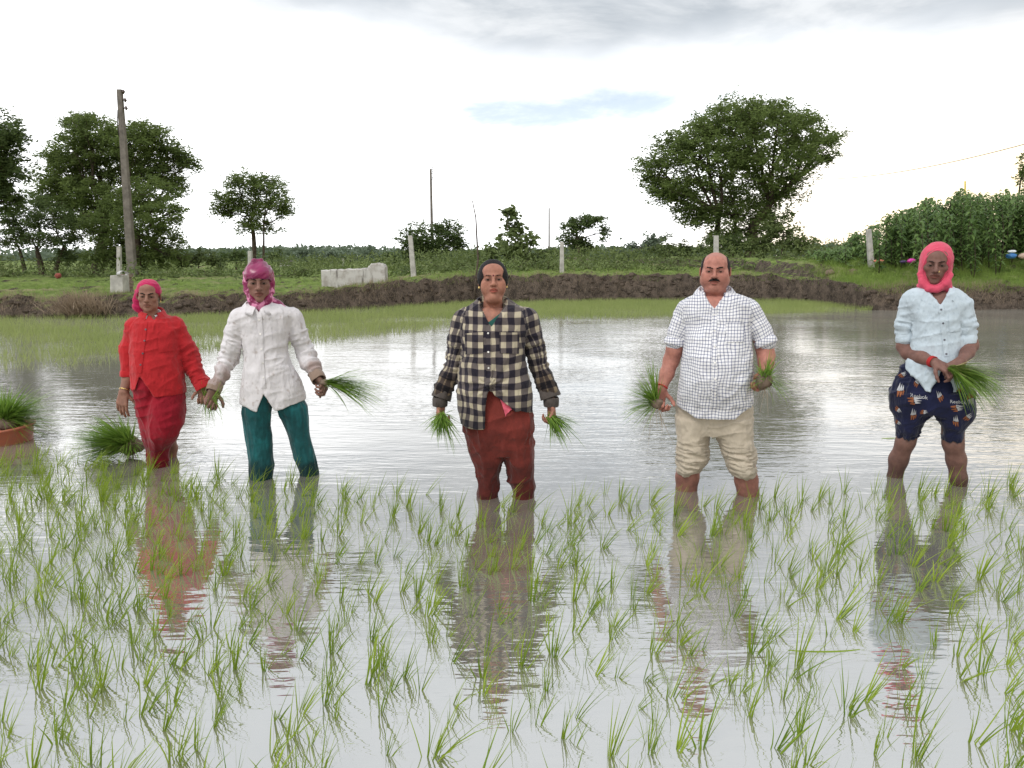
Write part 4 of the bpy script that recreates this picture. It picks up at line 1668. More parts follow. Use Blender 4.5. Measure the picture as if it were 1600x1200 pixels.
def disc_on(bvh, px, py, r, lift=0.003, n=10, thick=0.002):
    o = Vector((0, 0, CAM_H))
    d = Vector(ray_local(px, py)).normalized()
    hit = bvh.ray_cast(o, d)
    if hit[0] is None:
        return None
    nn = hit[1] if hit[1].dot(d) < 0 else -hit[1]
    nn = np.array(nn)
    a = unit(np.cross(nn, [0, 0, 1]))
    b = np.cross(nn, a)
    ang = np.arange(n) * 2 * math.pi / n
    ring = np.cos(ang)[:, None] * a + np.sin(ang)[:, None] * b
    c = np.array(hit[0]) + nn * lift
    V = np.concatenate([c + ring * r, c + ring * r * 0.9 + nn * thick, [c + nn * thick]])
    F = []
    for i in range(n):
        j = (i + 1) % n
        F.append([i, j, n + j, n + i])
        F.append([n + i, n + j, 2 * n, 2 * n])
    return V, F


def ring_band(p, axis, r, w, wob=0.0, n=20, flat=1.0):
    """a bangle or thread round a limb"""
    d = unit(axis)
    a = unit(np.cross(d, [0.2, 1, 0.1]))
    b = np.cross(d, a)
    V, F = [], []
    m = 6
    for i in range(n):
        t = 2 * math.pi * i / n
        rd = math.cos(t) * a + math.sin(t) * b
        for j in range(m):
            u = 2 * math.pi * j / m
            V.append(p + rd * (r + w * math.cos(u)) + d * (w * math.sin(u) + wob * math.sin(3 * t)))
    for i in range(n):
        for j in range(m):
            F.append([i * m + j, ((i + 1) % n) * m + j, ((i + 1) % n) * m + (j + 1) % m, i * m + (j + 1) % m])
    return np.array(V), np.array(F)


def collar(c, rx, ry, h_back, h_front, tip, fall, open_ang=0.35, yaw=0.0, n=40, flare=0.016):
    """shirt collar: a stand round the neck and a fall folded over it, with two points in front (towards -y)"""
    V, F = [], []
    ang = np.linspace(open_ang, 2 * math.pi - open_ang, n)
    for t in ang:
        fr = math.cos(t)                      # 1 in front
        s = (fr + 1) / 2
        d = np.array([math.sin(t), -math.cos(t), 0])
        e = np.array([rx, ry, 1.0])
        base = c + d * e * 1.05 * np.array([1, 1, 0]) + np.array([0, 0, -0.012 - 0.02 * s])
        hh = h_back * (1 - s) + h_front * s
        topi = c + d * e * np.array([1, 1, 0]) + np.array([0, 0, hh])
        topo = topi + d * 0.007
        tp = s ** 6
        fl = fall * (1 - tp) + tip * tp
        edge = topo + d * (flare + 0.016 * tp) + np.array([0, 0, -fl]) + np.array([math.copysign(0.014 * tp, d[0]), -0.010 * tp, 0])
        mid = (topo + edge) / 2 + d * 0.004
        V += [c + rotm(yaw) @ (q - c) for q in (base, topi, topo, mid, edge, edge - d * 0.003 + np.array([0, 0, 0.001]))]
    m = 6
    for i in range(n - 1):
        for j in range(m - 1):
            F.append([i * m + j, (i + 1) * m + j, (i + 1) * m + j + 1, i * m + j + 1])
    return np.array(V), np.array(F)


def bunch(name, label, root, groups, mat=RICE_BUNCH, mud=None, seed=1, roots=None, tie=None, group='bunches of rice seedlings in hands'):
    """bunch of seedlings: groups of (n, direction, spread, length, width, droop, curve) growing from root"""
    r = np.random.default_rng(seed)
    root = np.asarray(root, float)
    parts = []
    for (n, d, sp, L, w, droop, cv) in groups:
        D = unit(d) + r.normal(0, sp, (n, 3))
        D /= np.linalg.norm(D, axis=1)[:, None]
        P = r.normal(0, 0.008, (n, 3))
        Ln = L * r.uniform(0.55, 1.15, n)
        bend = D * np.array([1, 1, 0.3]) * cv * L + r.normal(0, 0.02, (n, 3))
        parts.append(blades(P, D, Ln, w * r.uniform(0.7, 1.3, n), bend, 5, np.clip(r.normal(0.5, 0.3, n), 0, 1), r, droop * L * r.uniform(0.3, 1.4, n)))
    V, F, C = merge(parts)
    e = empty(name, tuple(root))
    tag(e, label, 'seedlings', group)
    add('leaves', new_mesh('leaves', V, F, col=C), mat, e)
    if mud is not None:
        me, _ = lump('root_ball', root, mud, CLOD, seed, 0.45)
        ob = add('root_ball', me, CLOD, e)
    if roots is not None:
        n, L, d = roots
        D = unit(d) + r.normal(0, 0.28, (n, 3))
        P = r.normal(0, 0.012, (n, 3))
        V, F, C = blades(P, D, L * r.uniform(0.3, 1.1, n), np.full(n, 0.0022), r.normal(0, 0.02, (n, 3)), 5, r.random(n), r)
        add('roots', new_mesh('roots', V, F, col=C), DRY, e)
    return e


def shirt_mesh(p, torso_rows, arms, h=0.0058, carve=None, k=0.03, n=2.3, fold=0.0, folds=(), extra=None):
    """torso loft + sleeves (lists of points and radii) -> V, F in world"""
    T = p.rows(torso_rows)
    pts = [np.array([q[1] - q[2], q[3] - q[4], q[0]]) for q in T] + [np.array([q[1] + q[2], q[3] + q[4], q[0]]) for q in T]
    for a in arms:
        for q, r in zip(a[0], a[1]):
            pts += [q - r, q + r]
    pts = np.array(pts)
    f = Field(pts.min(0) - 0.04, pts.max(0) + 0.04, h)
    f.loft(T, 0.0, n)
    for a in arms:
        f.chain(a[0], a[1], a[2] if len(a) > 2 else 0.012)
    if extra:
        extra(f)
    if carve:
        carve(f)
    V, F = f.mesh()
    N = vnormals(V, F)
    return V, F, N


def arm_param(V, pts):
    """for every vertex: (distance along, distance off) of a polyline"""
    best, along = np.full(len(V), 1e9), np.zeros(len(V))
    acc = 0.0
    for a, b in zip(pts[:-1], pts[1:]):
        ab = b - a
        L = np.linalg.norm(ab)
        t = np.clip(((V - a) @ ab) / (L * L), 0, 1)
        d = np.linalg.norm(V - a - t[:, None] * ab, axis=1)
        ok = d < best
        best[ok] = d[ok]
        along[ok] = acc + t[ok] * L
        acc += L
    return along, best


def cut_poly(f, p, poly, y_lo=-0.6, y_hi=0.6, dy=0.0):
    """carve away what shows inside a pixel polygon (convex, any order) at the person's distance, through the given depth range"""
    q = np.array([p.J(a, b, dy) for a, b in poly])[:, [0, 2]]
    c = q.mean(0)
    ang = np.arctan2(q[:, 1] - c[1], q[:, 0] - c[0])
    q = q[np.argsort(ang)]

    def fn(X, Y, Z):
        d = None
        for i in range(len(q)):
            a, b = q[i], q[(i + 1) % len(q)]
            e = unit(b - a)
            n = np.array([e[1], -e[0]])
            v = (X - a[0]) * n[0] + (Z - a[1]) * n[1]
            d = v if d is None else np.maximum(d, v)
        d = d + Y * 0
        return np.maximum(d, np.maximum(p.Y + y_lo - Y, Y - p.Y - y_hi))
    lo = [q[:, 0].min(), p.Y + y_lo, q[:, 1].min()]
    hi = [q[:, 0].max(), p.Y + y_hi, q[:, 1].max()]
    f.op(lo, hi, fn, 0.004, True)


# ------------------------------------------------------------------ the five people
def cuff(p, a, d, r, L, flare=1.0, n=22, thick=0.005, wob=0.0, seed=0):
    """open cloth tube round a limb, from a along d"""
    d = unit(d)
    e1 = unit(np.cross(d, [0.15, 1, 0.1]))
    e2 = np.cross(d, e1)
    prof = [(-0.2, 0.90), (0.0, 1.0), (0.5, (1 + flare) / 2 + 0.02), (0.95, flare), (1.0, flare - 0.02), (1.0, flare - thick / r), (0.6, flare - 1.5 * thick / r), (0.0, 0.8)]
    V, F = [], []
    m = len(prof)
    for i in range(n):
        t = 2 * math.pi * i / n
        rd = math.cos(t) * e1 + math.sin(t) * e2
        q = 1 + wob * (vnoise(np.array([math.cos(t) * 1.7, math.sin(t) * 1.7, seed])) - 0.5)
        for (x, y) in prof:
            V.append(a + d * (x * L) + rd * (r * y * q))
    for i in range(n):
        for j in range(m - 1):
            F.append([i * m + j, ((i + 1) % n) * m + j, ((i + 1) % n) * m + j + 1, i * m + j + 1])
    return np.array(V), np.array(F)


def scarf_field():
    return Field((-0.15, -0.15, -0.215), (0.16, 0.16, 0.155), 0.0034)


def cut_half(f, fn):
    f.op((-0.5, -0.5, -0.5), (0.5, 0.5, 0.5), fn, 0.004, True)


def core(p, torso_rows, grow=-0.045, chest=None, legs=()):
    T = p.rows([(q[0], q[1], q[2], max(q[3], 0.075), *(q[4:])) for q in torso_rows])
    a = np.array([[q[1] - q[2], q[3] - q[4], q[0]] for q in T] + [[q[1] + q[2], q[3] + q[4], q[0]] for q in T])
    f = Field(a.min(0) - 0.05, a.max(0) + 0.05, 0.013)
    f.loft(T, 0.0, 2.2, grow=grow)
    if chest:
        f.ell(chest[0], chest[1], 0.03)
    V, F = f.mesh()
    p.skin_piece(V, F)


def leg_lofts(p, legs, hip=None, h=0.0062, k=0.02, n=2.1, extra=None):
    L = [p.rows(q) for q in legs]
    if hip:
        L.insert(0, p.rows(hip))
    pts = np.array([[q[1] - q[2], q[3] - q[4], q[0]] for r in L for q in r] + [[q[1] + q[2], q[3] + q[4], q[0]] for r in L for q in r])
    f = Field(pts.min(0) - 0.04, pts.max(0) + 0.04, h)
    for i, r in enumerate(L):
        f.loft(r, k if i else 0.0, n)
    if extra:
        extra(f)
    V, F = f.mesh()
    return V, F, vnormals(V, F)


def creases(V, N, amp, dirs, seed):
    """several families of soft creases; dirs: list of (scale along x, y, z, rotation about y)"""
    d = np.zeros(len(V))
    for i, (sx, sy, sz, rot) in enumerate(dirs):
        q = rotated(V, 'Y', rot) * np.array([sx, sy, sz]) + seed * 3.7 + i * 11
        n = fbm(q, 2, 0.45)
        e = np.abs(2 * n - 1)
        d += 0.55 * np.clip(1 - e * 2.4, -0.6, 1) + 0.75 * np.clip(1 - e * 7.0, 0, 1) * np.clip((vnoise(V * 5 + i * 9 + seed) - 0.35) * 3, 0, 1)
    d /= len(dirs)
    return V + N * (1.75 * amp * (d - 0.25))[:, None]


TORSO_FOLD = [(7, 7, 3, 0.5), (7, 7, 3, -0.55), (16, 16, 5, 0.1), (5, 5, 14, 0.25)]
LEG_FOLD = [(10, 10, 3, 0.15), (10, 10, 3, -0.2), (6, 6, 18, 0.3)]


def sleeve_fold(V, N, pts, rmax, amp, freq, seed, start=0.05):
    al, off = arm_param(V, pts)
    L = sum(np.linalg.norm(b - a) for a, b in zip(pts[:-1], pts[1:]))
    mask = np.clip((rmax * 1.35 - off) / (rmax * 0.3), 0, 1) * np.clip((al - start) / 0.05, 0, 1)
    q = np.stack([al * freq, V[:, 0] * 9, V[:, 1] * 9 + V[:, 2] * 5], -1) + seed
    n = 1 - np.abs(2 * fbm(q, 2) - 1) * 2.4
    return V + N * (amp * mask * np.clip(n, -0.7, 1))[:, None]


def fine_front(p, shirt, V, F, mat, placket=None, buttons=(), pockets=(), bmat=BUTTON, seams=()):
    b = tree_of(V, F)
    if placket:
        pv, pf = patch(b, placket, 3, 26, 0.0035)
        if len(pf):
            p.child('placket', pv, pf, mat, uv=None if 'UVMap' not in [] else None, parent=shirt)
    for q in pockets:
        pv, pf = patch(b, q, 8, 9, 0.004)
        if len(pf):
            p.child('pocket', pv, pf, mat, parent=shirt)
    for (x, y) in buttons:
        r = disc_on(b, x, y, 0.0062, 0.004)
        if r:
            me = new_mesh('button', to_world(r[0]) - p.wb, [[k for k in f if True][:3] if f[2] == f[3] else f for f in r[1]], False)
            add('button', me, bmat, shirt)
    return b


def with_uv(V, F, mat_uv):
    return mat_uv


# ======================= woman in the red shirt =======================
p = Person('person', 'person in red shirt, red trousers and magenta headscarf, leftmost of the five', 248, 727, (0.275, 0.145, 0.105))
RED = cloth_material('red_cotton', (0.44, 0.018, 0.023))
CRIMSON = cloth_material('crimson_cotton', (0.27, 0.007, 0.019), 0.9)
MAGENTA = cloth_material('magenta_cotton', (0.46, 0.016, 0.090), 0.85)
ho = dict(w=0.98, jaw=0.96, squint=0.75, smile=0.6, brow_w=1.15, brow_tilt=0.001, lip=(0.80, 0.6, 0.58))
p.head(232.5, 439, 487, 238, 505, ho, yaw=-0.16, pitch=0.06, roll=0.05)
T1 = [(490, 228, 258, 0.055, 0.03), (496, 217, 268, 0.075, 0.02), (504, 209, 277, 0.095), (518, 204.5, 284, 0.115), (545, 203, 282, 0.125, -0.01), (570, 203, 284, 0.130, -0.02), (595, 203.5, 287, 0.135, -0.02), (618, 205, 290.5, 0.135, -0.02)]
aR = [p.J(273, 511), p.J(296, 562, -0.02), p.J(315, 598, -0.08)]
aL = [p.J(212, 512, 0.05), p.J(203, 548, 0.10), p.J(202, 582, 0.08)]


def carve1(f):
    cut_poly(f, p, [(218, 585), (205, 625), (246, 625), (232, 600)], -0.4, 0.0)
    cut_poly(f, p, [(240, 618.5), (240, 640), (300, 640), (300, 616)], -0.4, 0.4)
    cut_poly(f, p, [(195, 607), (195, 640), (216, 640), (211, 607)], -0.4, 0.4)
    cut_poly(f, p, [(231, 487), (251, 487), (241, 500)], -0.4, 0.075)


V, F, N = shirt_mesh(p, T1, [(aR, [0.070, 0.061, 0.047]), (aL, [0.065, 0.056, 0.048])], carve=carve1)
V = creases(V, N, 0.011, TORSO_FOLD, 1)
V = sleeve_fold(V, vnormals(V, F), aR, 0.075, 0.010, 24, 3)
c = np.ones((len(V), 3))
dirt = np.clip((fbm(V * 9, 3) - 0.55) * 4, 0, 1) * np.clip((0.75 - V[:, 2]) / 0.25, 0, 1)
c *= (1 - 0.12 * dirt)[:, None]
sh = p.child('shirt', V, F, RED, c)
fine_front(p, sh, V, F, RED, [(226, 503), (231, 503), (221, 583), (216, 583)], [(228, 515), (226, 533), (223, 552), (220, 570)], [[(246, 520), (272, 518), (273, 548), (247, 551)]], BUTTON)
v, f = cuff(p, aR[2], aR[2] - aR[1], 0.054, 0.045, 1.02, wob=0.2)
p.child('cuff', v, f, RED, parent=sh)
v, f = cuff(p, aL[2] - [0, 0, -0.01], [-0.05, -0.02, -1], 0.056, 0.035, 1.05, wob=0.3, seed=2)
p.child('cuff', v, f, RED, parent=sh)
v, f = collar(p.J(238, 490, 0.035), 0.064, 0.066, 0.045, 0.006, 0.055, 0.040, 0.40, n=44)
p.child('collar', v, f, RED, parent=sh)
# white inner collar
v, f = collar(p.J(236, 492, 0.03), 0.056, 0.060, 0.040, 0.0, 0.035, 0.02, 0.30, n=30, flare=0.004)
p.child('inner_collar', v, f, cloth_material('white_cotton', (0.72, 0.74, 0.76)))
LA = [(580, 232, 280, 0.10, -0.02), (606, 228, 280, 0.122, -0.015), (616, 228, 288, 0.128, -0.015), (640, 227, 290, 0.135, -0.04), (665, 228, 287, 0.128, -0.06), (682, 230, 280, 0.110, -0.06), (695, 232, 272, 0.085, -0.04), (703, 233, 267, 0.066, -0.03), (720, 235, 264, 0.060, -0.02), (760, 237, 262, 0.055)]
LB = [(580, 208, 258, 0.10, -0.02), (606, 207, 258, 0.12, 0.0), (640, 211, 252, 0.12, 0.03), (665, 218, 247, 0.105, 0.04), (690, 225, 246, 0.07, 0.05), (705, 229, 247, 0.055, 0.06), (760, 232, 248, 0.05, 0.06)]
V, F, N = leg_lofts(p, [LA, LB], None, k=0.012)
V = creases(V, N, 0.012, LEG_FOLD, 4)
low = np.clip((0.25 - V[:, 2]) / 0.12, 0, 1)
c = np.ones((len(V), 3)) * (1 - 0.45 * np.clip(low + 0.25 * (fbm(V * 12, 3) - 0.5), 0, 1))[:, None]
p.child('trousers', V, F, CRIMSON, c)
hw_ = p.J(318, 605, -0.09)
p.limb([p.J(258, 511), aR[0], aR[1], p.J(316.5, 603, -0.085), hw_], [0.04, 0.04, 0.036, 0.029, 0.026], 0.0038, hand=hand_prims(hw_, (-0.05, -0.25, -1), (-0.2, -1, 0.1), 1, (0.9, 1.2, 0.7), 0.95))
wr = p.J(193.5, 612, 0.03)
p.limb([p.J(228, 512, 0.02), p.J(205, 560, 0.08), p.J(201, 590, 0.07), wr], [0.04, 0.042, 0.040, 0.027], 0.0038, hand=hand_prims(wr, (-0.22, -0.15, -1), (0.5, 0.9, 0), 1, (0.30, 0.35, 0.25), 0.98, 0.10, 0.2))
v, f = ring_band(p.J(194.5, 609, 0.03), wr - p.J(201, 590, 0.07), 0.031, 0.0035)
p.child('bangle', v, f, METAL)
p.limb([p.J(258, 600, 0.0), p.J(262, 670, 0.08), p.J(264, 686, 0.14), p.J(268, 700, 0.20), p.J(266, 722, 0.22)], [0.06, 0.05, 0.045, 0.04, 0.038], 0.005)
core(p, T1, chest=(p.J(240, 512, 0.0), (0.085, 0.075, 0.09)))
# scarf
f = scarf_field()
f.ell((0, 0.016, 0.036), (0.083, 0.101, 0.088))
cut_half(f, lambda X, Y, Z: Z - (0.043 - 0.42 * (Y + 0.08)) + X * 0)
f.chain([(-0.070, 0.03, 0.02), (-0.080, 0.045, -0.035), (-0.082, 0.050, -0.085), (-0.055, 0.045, -0.125)], [0.028, 0.030, 0.034, 0.024], 0.02)
f.chain([(0.0, 0.09, 0.0), (-0.05, 0.085, -0.05)], [0.04, 0.03], 0.02)
V, F = f.mesh()
N = vnormals(V, F)
V = V + N * (0.0035 * (1 - np.abs(2 * fbm(np.stack([V[:, 0] * 9, V[:, 1] * 9, V[:, 2] * 55 + V[:, 0] * 14], -1), 2) - 1) * 2.2))[:, None]
p.child('headscarf', p.hw(V), F, MAGENTA)
v, f = ring_band(p.hw([0.078, 0.005, -0.038]), (1, 0, 0), 0.005, 0.0035, n=10)
p.child('earring', v, f, METAL)
P1 = p
p.finish()

# ======================= person in the white shirt =======================
p = Person('person', 'person in long off-white shirt, teal trousers and shiny magenta headscarf', 437, 744, (0.245, 0.132, 0.104))
WHITE = cloth_material('offwhite_cotton', (0.66, 0.63, 0.64), 0.85, vary=0.06)
TEAL = cloth_material('teal_trousers', (0.008, 0.078, 0.084), 0.7, vary=0.35)
ho = dict(w=0.96, jaw=0.90, squint=1.0, smile=0.35, brow_w=0.8, ears=False, lip=(0.75, 0.5, 0.5))
p.head(404.5, 411, 471, 405, 492, ho, yaw=-0.02, pitch=0.10)
T2 = [(472, 392, 428, 0.06, 0.02), (478, 380, 443, 0.080), (485, 371, 455, 0.092), (495, 366, 462, 0.100), (510, 373, 455, 0.108), (530, 379, 449, 0.113), (550, 382, 450, 0.116), (572, 382, 456, 0.118, -0.01), (600, 377, 472, 0.124, -0.01), (625, 375, 479, 0.130, -0.01), (640, 375, 481, 0.130, -0.01)]
aL = [p.J(374, 497), p.J(357, 560, 0.03), p.J(338, 601, -0.06)]
aR = [p.J(456, 496), p.J(477, 552, 0.02), p.J(494, 585, -0.10)]


def carve2(f):
    cut_poly(f, p, [(412.5, 609), (401, 639), (401, 660), (431, 660), (430, 637)], -0.4, 0.0)
    cut_poly(f, p, [(429, 636.5), (429, 660), (500, 660), (490, 618)], -0.4, 0.4)
    cut_poly(f, p, [(360, 622), (360, 660), (402, 660), (402, 638.5)], -0.4, 0.4)
    cut_poly(f, p, [(394, 468), (417, 468), (405, 488)], -0.4, 0.075)


V, F, N = shirt_mesh(p, T2, [(aL, [0.063, 0.052, 0.042]), (aR, [0.063, 0.052, 0.042])], carve=carve2)
V = creases(V, N, 0.011, TORSO_FOLD, 7)
for a, s in ((aL, 5), (aR, 6)):
    V = sleeve_fold(V, vnormals(V, F), a, 0.07, 0.011, 26, s)
c = np.ones((len(V), 3))
for a in (aL, aR):
    al, off = arm_param(V, a)
    k = np.clip((al - 0.27) / 0.14 + 1.6 * (fbm(V * 22, 3) - 0.5), 0, 1) * (off < 0.1)
    c = c * (1 - k[:, None]) + c * np.array([0.50, 0.40, 0.36]) * k[:, None]
spot = (np.clip((fbm(V * 38, 2) - 0.70) * 9, 0, 1) * (V[:, 2] < 1.05))[:, None]
c = c * (1 - 0.6 * spot) + c * 0.6 * spot * np.array([0.5, 0.42, 0.36])
sh = p.child('shirt', V, F, WHITE, c)
fine_front(p, sh, V, F, WHITE, [(401, 489), (409, 489), (415, 606), (407, 606)], [(405, 500), (407, 522), (409, 545), (411, 567), (412, 590)], [[(425, 518), (444, 516), (447, 541), (426, 544)]], BUTTON_W)
MUDDY = cloth_material('mud_soaked_cuff', (0.24, 0.17, 0.13))
for a, s in ((aL, 1), (aR, 2)):
    v, f = cuff(p, a[2], a[2] - a[1], 0.047, 0.050, 1.0, wob=0.25, seed=s)
    p.child('cuff', v, f, MUDDY, parent=sh)
v, f = collar(p.J(405, 476, 0.01), 0.074, 0.078, 0.032, -0.006, 0.052, 0.040, 0.24, n=44, flare=0.028)
p.child('collar', v, f, WHITE, parent=sh)
LA = [(600, 384, 440, 0.105), (625, 380, 426, 0.108), (645, 378.5, 424, 0.105), (668, 382, 423, 0.095), (698, 386.5, 426, 0.082), (729, 391, 426, 0.074), (765, 391, 425, 0.07)]
LB = [(600, 418, 462, 0.105), (620, 424, 470, 0.108), (637, 431, 480, 0.112), (652, 437, 482, 0.105), (683, 449.5, 485.5, 0.09), (714, 460, 492.5, 0.078), (738, 468.5, 497, 0.072), (768, 472, 499, 0.07)]
V, F, N = leg_lofts(p, [LA, LB], None, k=0.015)
V = creases(V, N, 0.010, [(14, 14, 2, 0.05), (10, 10, 2.5, -0.15), (20, 20, 2.5, 0.08)], 9)
c = np.ones((len(V), 3)) * (1 + 0.9 * np.clip((fbm(V * np.array([30, 30, 5]), 3) - 0.58) * 5, 0, 1) * np.clip((V[:, 2] - 0.05) / 0.2, 0, 1))[:, None]
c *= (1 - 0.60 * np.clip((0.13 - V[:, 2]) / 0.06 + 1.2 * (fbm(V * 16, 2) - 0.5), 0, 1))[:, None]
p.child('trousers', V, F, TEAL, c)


def muddy(amount, col=(0.115, 0.075, 0.055)):
    def t(V, C):
        k = np.clip(amount + 1.5 * (fbm(V * 40, 3) - 0.5), 0, 1)[:, None]
        return C * (1 - k) + np.array(col) * k
    return t


hw_ = p.J(334.5, 610, -0.08)
p.limb([p.J(392, 497), aL[0], aL[1], hw_], [0.036, 0.036, 0.034, 0.027], 0.0038, tint=muddy(0.5), hand=hand_prims(hw_, (-0.35, -0.2, -1), (0.25, -1, 0.1), -1, (0.95, 1.2, 0.7), 0.98))
hw_ = p.J(496.5, 590, -0.12)
p.limb([p.J(440, 497), aR[0], aR[1], hw_], [0.036, 0.036, 0.034, 0.027], 0.0038, tint=muddy(0.5), hand=hand_prims(hw_, (0.35, -0.55, -0.45), (-0.55, -0.3, -0.6), 1, (1.0, 1.2, 0.7), 1.0))
core(p, T2, chest=(p.J(405, 500, 0.0), (0.085, 0.080, 0.09)))
SHINY = Mat('shiny_patterned_scarf', 0.33, 0.5)
n = SHINY.noise(SHINY.coord(), 26, 3, 0.5)
SHINY.base(SHINY.mix(SHINY.ramp(n, 0.52, 0.60), (0.22, 0.006, 0.07), (0.66, 0.22, 0.38)))
SHINY.bump(SHINY.noise(SHINY.coord(), 60, 3), 0.2, 0.004)
SHINY = SHINY.m
SHINY2 = Mat('shiny_plain_scarf', 0.34, 0.6)
SHINY2.base(SHINY2.mix(SHINY2.ramp(SHINY2.noise(SHINY2.coord(), 14, 3), 0.3, 0.7), (0.15, 0.004, 0.05), (0.26, 0.008, 0.085)))
SHINY2 = SHINY2.m
f = scarf_field()
f.ell((0, 0.016, 0.036), (0.083, 0.102, 0.090))
f.ell((0, -0.045, 0.052), (0.064, 0.052, 0.045), 0.02)
cut_half(f, lambda X, Y, Z: Z - (0.0285 - 0.30 * np.maximum(Y + 0.04, 0) - 1.5 * np.maximum(np.abs(X) - 0.056, 0)) + Y * 0)
f.chain([(-0.02, 0.0, 0.122), (0.02, 0.01, 0.128)], [0.014, 0.010], 0.01)
V, F = f.mesh()
N = vnormals(V, F)
V = V + N * (0.0050 * (1 - np.abs(2 * fbm(np.stack([V[:, 0] * 12, V[:, 1] * 10, V[:, 2] * 30 - V[:, 0] * 20], -1), 2) - 1) * 2.2))[:, None]
sc = p.child('headscarf', p.hw(V), F, SHINY2)
f = scarf_field()
for s in (-1, 1):
    f.chain([(s * 0.068, 0.01, 0.05), (s * 0.070, 0.0, 0.0), (s * 0.066, -0.006, -0.050), (s * 0.046, -0.035, -0.098), (0, -0.055, -0.126)], [0.018, 0.016, 0.017, 0.018, 0.018], 0.02)
f.ell((0, 0.03, -0.01), (0.082, 0.078, 0.11), 0.02)
f.ell((0, 0.0, -0.138), (0.070, 0.066, 0.034), 0.02)
f.chain([(0.060, 0.02, -0.115), (0.100, 0.0, -0.140), (0.135, -0.02, -0.170)], [0.026, 0.024, 0.026], 0.02)
f.ell((0, -0.085, -0.012), (0.061, 0.075, 0.095), 0.006, True)
V, F = f.mesh()
N = vnormals(V, F)
V = V + N * (0.003 * (1 - np.abs(2 * fbm(np.stack([V[:, 0] * 8, V[:, 1] * 8, V[:, 2] * 34 + np.abs(V[:, 0]) * 40], -1), 2) - 1) * 2.2))[:, None]
p.child('scarf_wrap', p.hw(V), F, SHINY, parent=sc)
P2 = p
p.finish()

# ======================= woman in the plaid shirt =======================
p = Person('person', 'woman in dark plaid shirt and maroon trousers, in the middle of the five', 790, 775, (0.370, 0.176, 0.126))
PLAID = grid_cloth('plaid_flannel', (0.47, 0.41, 0.30), (0.016, 0.013, 0.022), 0.072, 0.54, 0.03, (0.115, 0.095, 0.090))
MAROON = cloth_material('maroon_trousers', (0.165, 0.027, 0.020), 0.85, vary=0.2)
ho = dict(w=0.99, jaw=0.94, fat=0.30, mouth=0.95, squint=1.0, smile=0.15, brow_w=0.62, ridge=0.007, brow_tilt=-0.001, nose=0.88, lip=(0.80, 0.42, 0.42))
p.head(770, 408, 470, 770, 488, ho, yaw=0.05, pitch=-0.07, roll=-0.02)
T3 = [(470, 745, 796, 0.075, 0.02), (476, 735, 806, 0.088), (483, 722, 820, 0.100), (492, 714, 831, 0.112), (512, 717, 826, 0.125, -0.01), (540, 722, 819, 0.135, -0.02), (563, 721, 820, 0.140, -0.02), (590, 716, 826, 0.148, -0.03), (617, 714, 833, 0.155, -0.03), (640, 716, 834, 0.155, -0.03), (662, 720, 834, 0.15, -0.03)]
aL = [p.J(722, 500), p.J(707, 575, 0.03), p.J(692, 612, -0.01)]
aR = [p.J(824, 498), p.J(842, 570, 0.03), p.J(857, 611, -0.01)]


def carve3(f):
    cut_poly(f, p, [(766, 601), (762, 612), (757, 664), (800, 664), (790, 622)], -0.4, 0.02)
    cut_poly(f, p, [(766, 601), (790, 622), (845, 637), (845, 680), (757, 680), (757, 664)], -0.4, 0.02)
    cut_poly(f, p, [(812, 634.5), (850, 636), (850, 680), (790, 680), (795, 628)], -0.4, 0.4)
    cut_poly(f, p, [(700, 645), (725, 658), (757, 658.5), (757, 690), (700, 690)], -0.4, 0.4)
    cut_poly(f, p, [(746, 460), (796, 460), (790, 478), (768, 508), (752, 480)], -0.4, 0.075)


def knot3(f):
    k = p.J(765, 601, -0.185)
    f.ell(k, (0.022, 0.02, 0.018), 0.02)


V, F, N = shirt_mesh(p, T3, [(aL, [0.060, 0.050, 0.046]), (aR, [0.060, 0.050, 0.046])], carve=carve3, extra=knot3)
UV = cloth_uv(V, F, [('torso', 0.0, p.Y, 0.20, 0.022), ('arm', aL, [0.062, 0.055]), ('arm', aR, [0.062, 0.055])])
V = creases(V, N, 0.011, TORSO_FOLD, 12)
# creases running to the knot
k3 = p.J(765, 601, -0.15)
dv = V - k3
rad = np.hypot(dv[:, 0], dv[:, 2])
ang = np.arctan2(dv[:, 2], dv[:, 0])
star = np.sin(ang * 13 + 3 * fbm(V * 8, 2)) * np.exp(-rad / 0.11) * np.clip(rad / 0.02, 0, 1) * (V[:, 1] < p.Y)
V = V + vnormals(V, F) * (0.007 * star)[:, None]
for a, s in ((aL, 5), (aR, 6)):
    V = sleeve_fold(V, vnormals(V, F), a, 0.064, 0.010, 26, s)
c = np.ones((len(V), 3))
for a in (aL, aR):
    al, off = arm_param(V, a)
    k = np.clip((al - 0.25) / 0.12 + 1.2 * (fbm(V * 22, 3) - 0.5), 0, 1) * (off < 0.09)
    c = c * (1 - k[:, None]) + c * np.array([0.42, 0.36, 0.32]) * k[:, None]
wet = np.clip((0.62 - V[:, 2]) / 0.12 + 1.4 * (fbm(V * 12, 3) - 0.5), 0, 1)[:, None]
c = c * (1 - 0.30 * wet)
sh = p.child('shirt', V, F, PLAID, c, UV)
b3 = tree_of(V, F)
pv, pf = patch(b3, [(759, 503), (767, 503), (768, 598), (760, 598)], 3, 26, 0.0035)
PUV = np.stack([np.stack([(pv[pf][..., 0] - p.base[0]) * 1.1, pv[pf][..., 2]], -1)], 0)[0]
p.child('placket', pv, pf, PLAID, None, PUV, sh)
for (x, y) in [(763, 521), (763, 550), (764, 575)]:
    r = disc_on(b3, x, y, 0.0058, 0.004)
    if r:
        add('button', new_mesh('button', to_world(r[0]) - p.wb, [g[:3] if g[2] == g[3] else g for g in r[1]], False), BUTTON_W, sh)
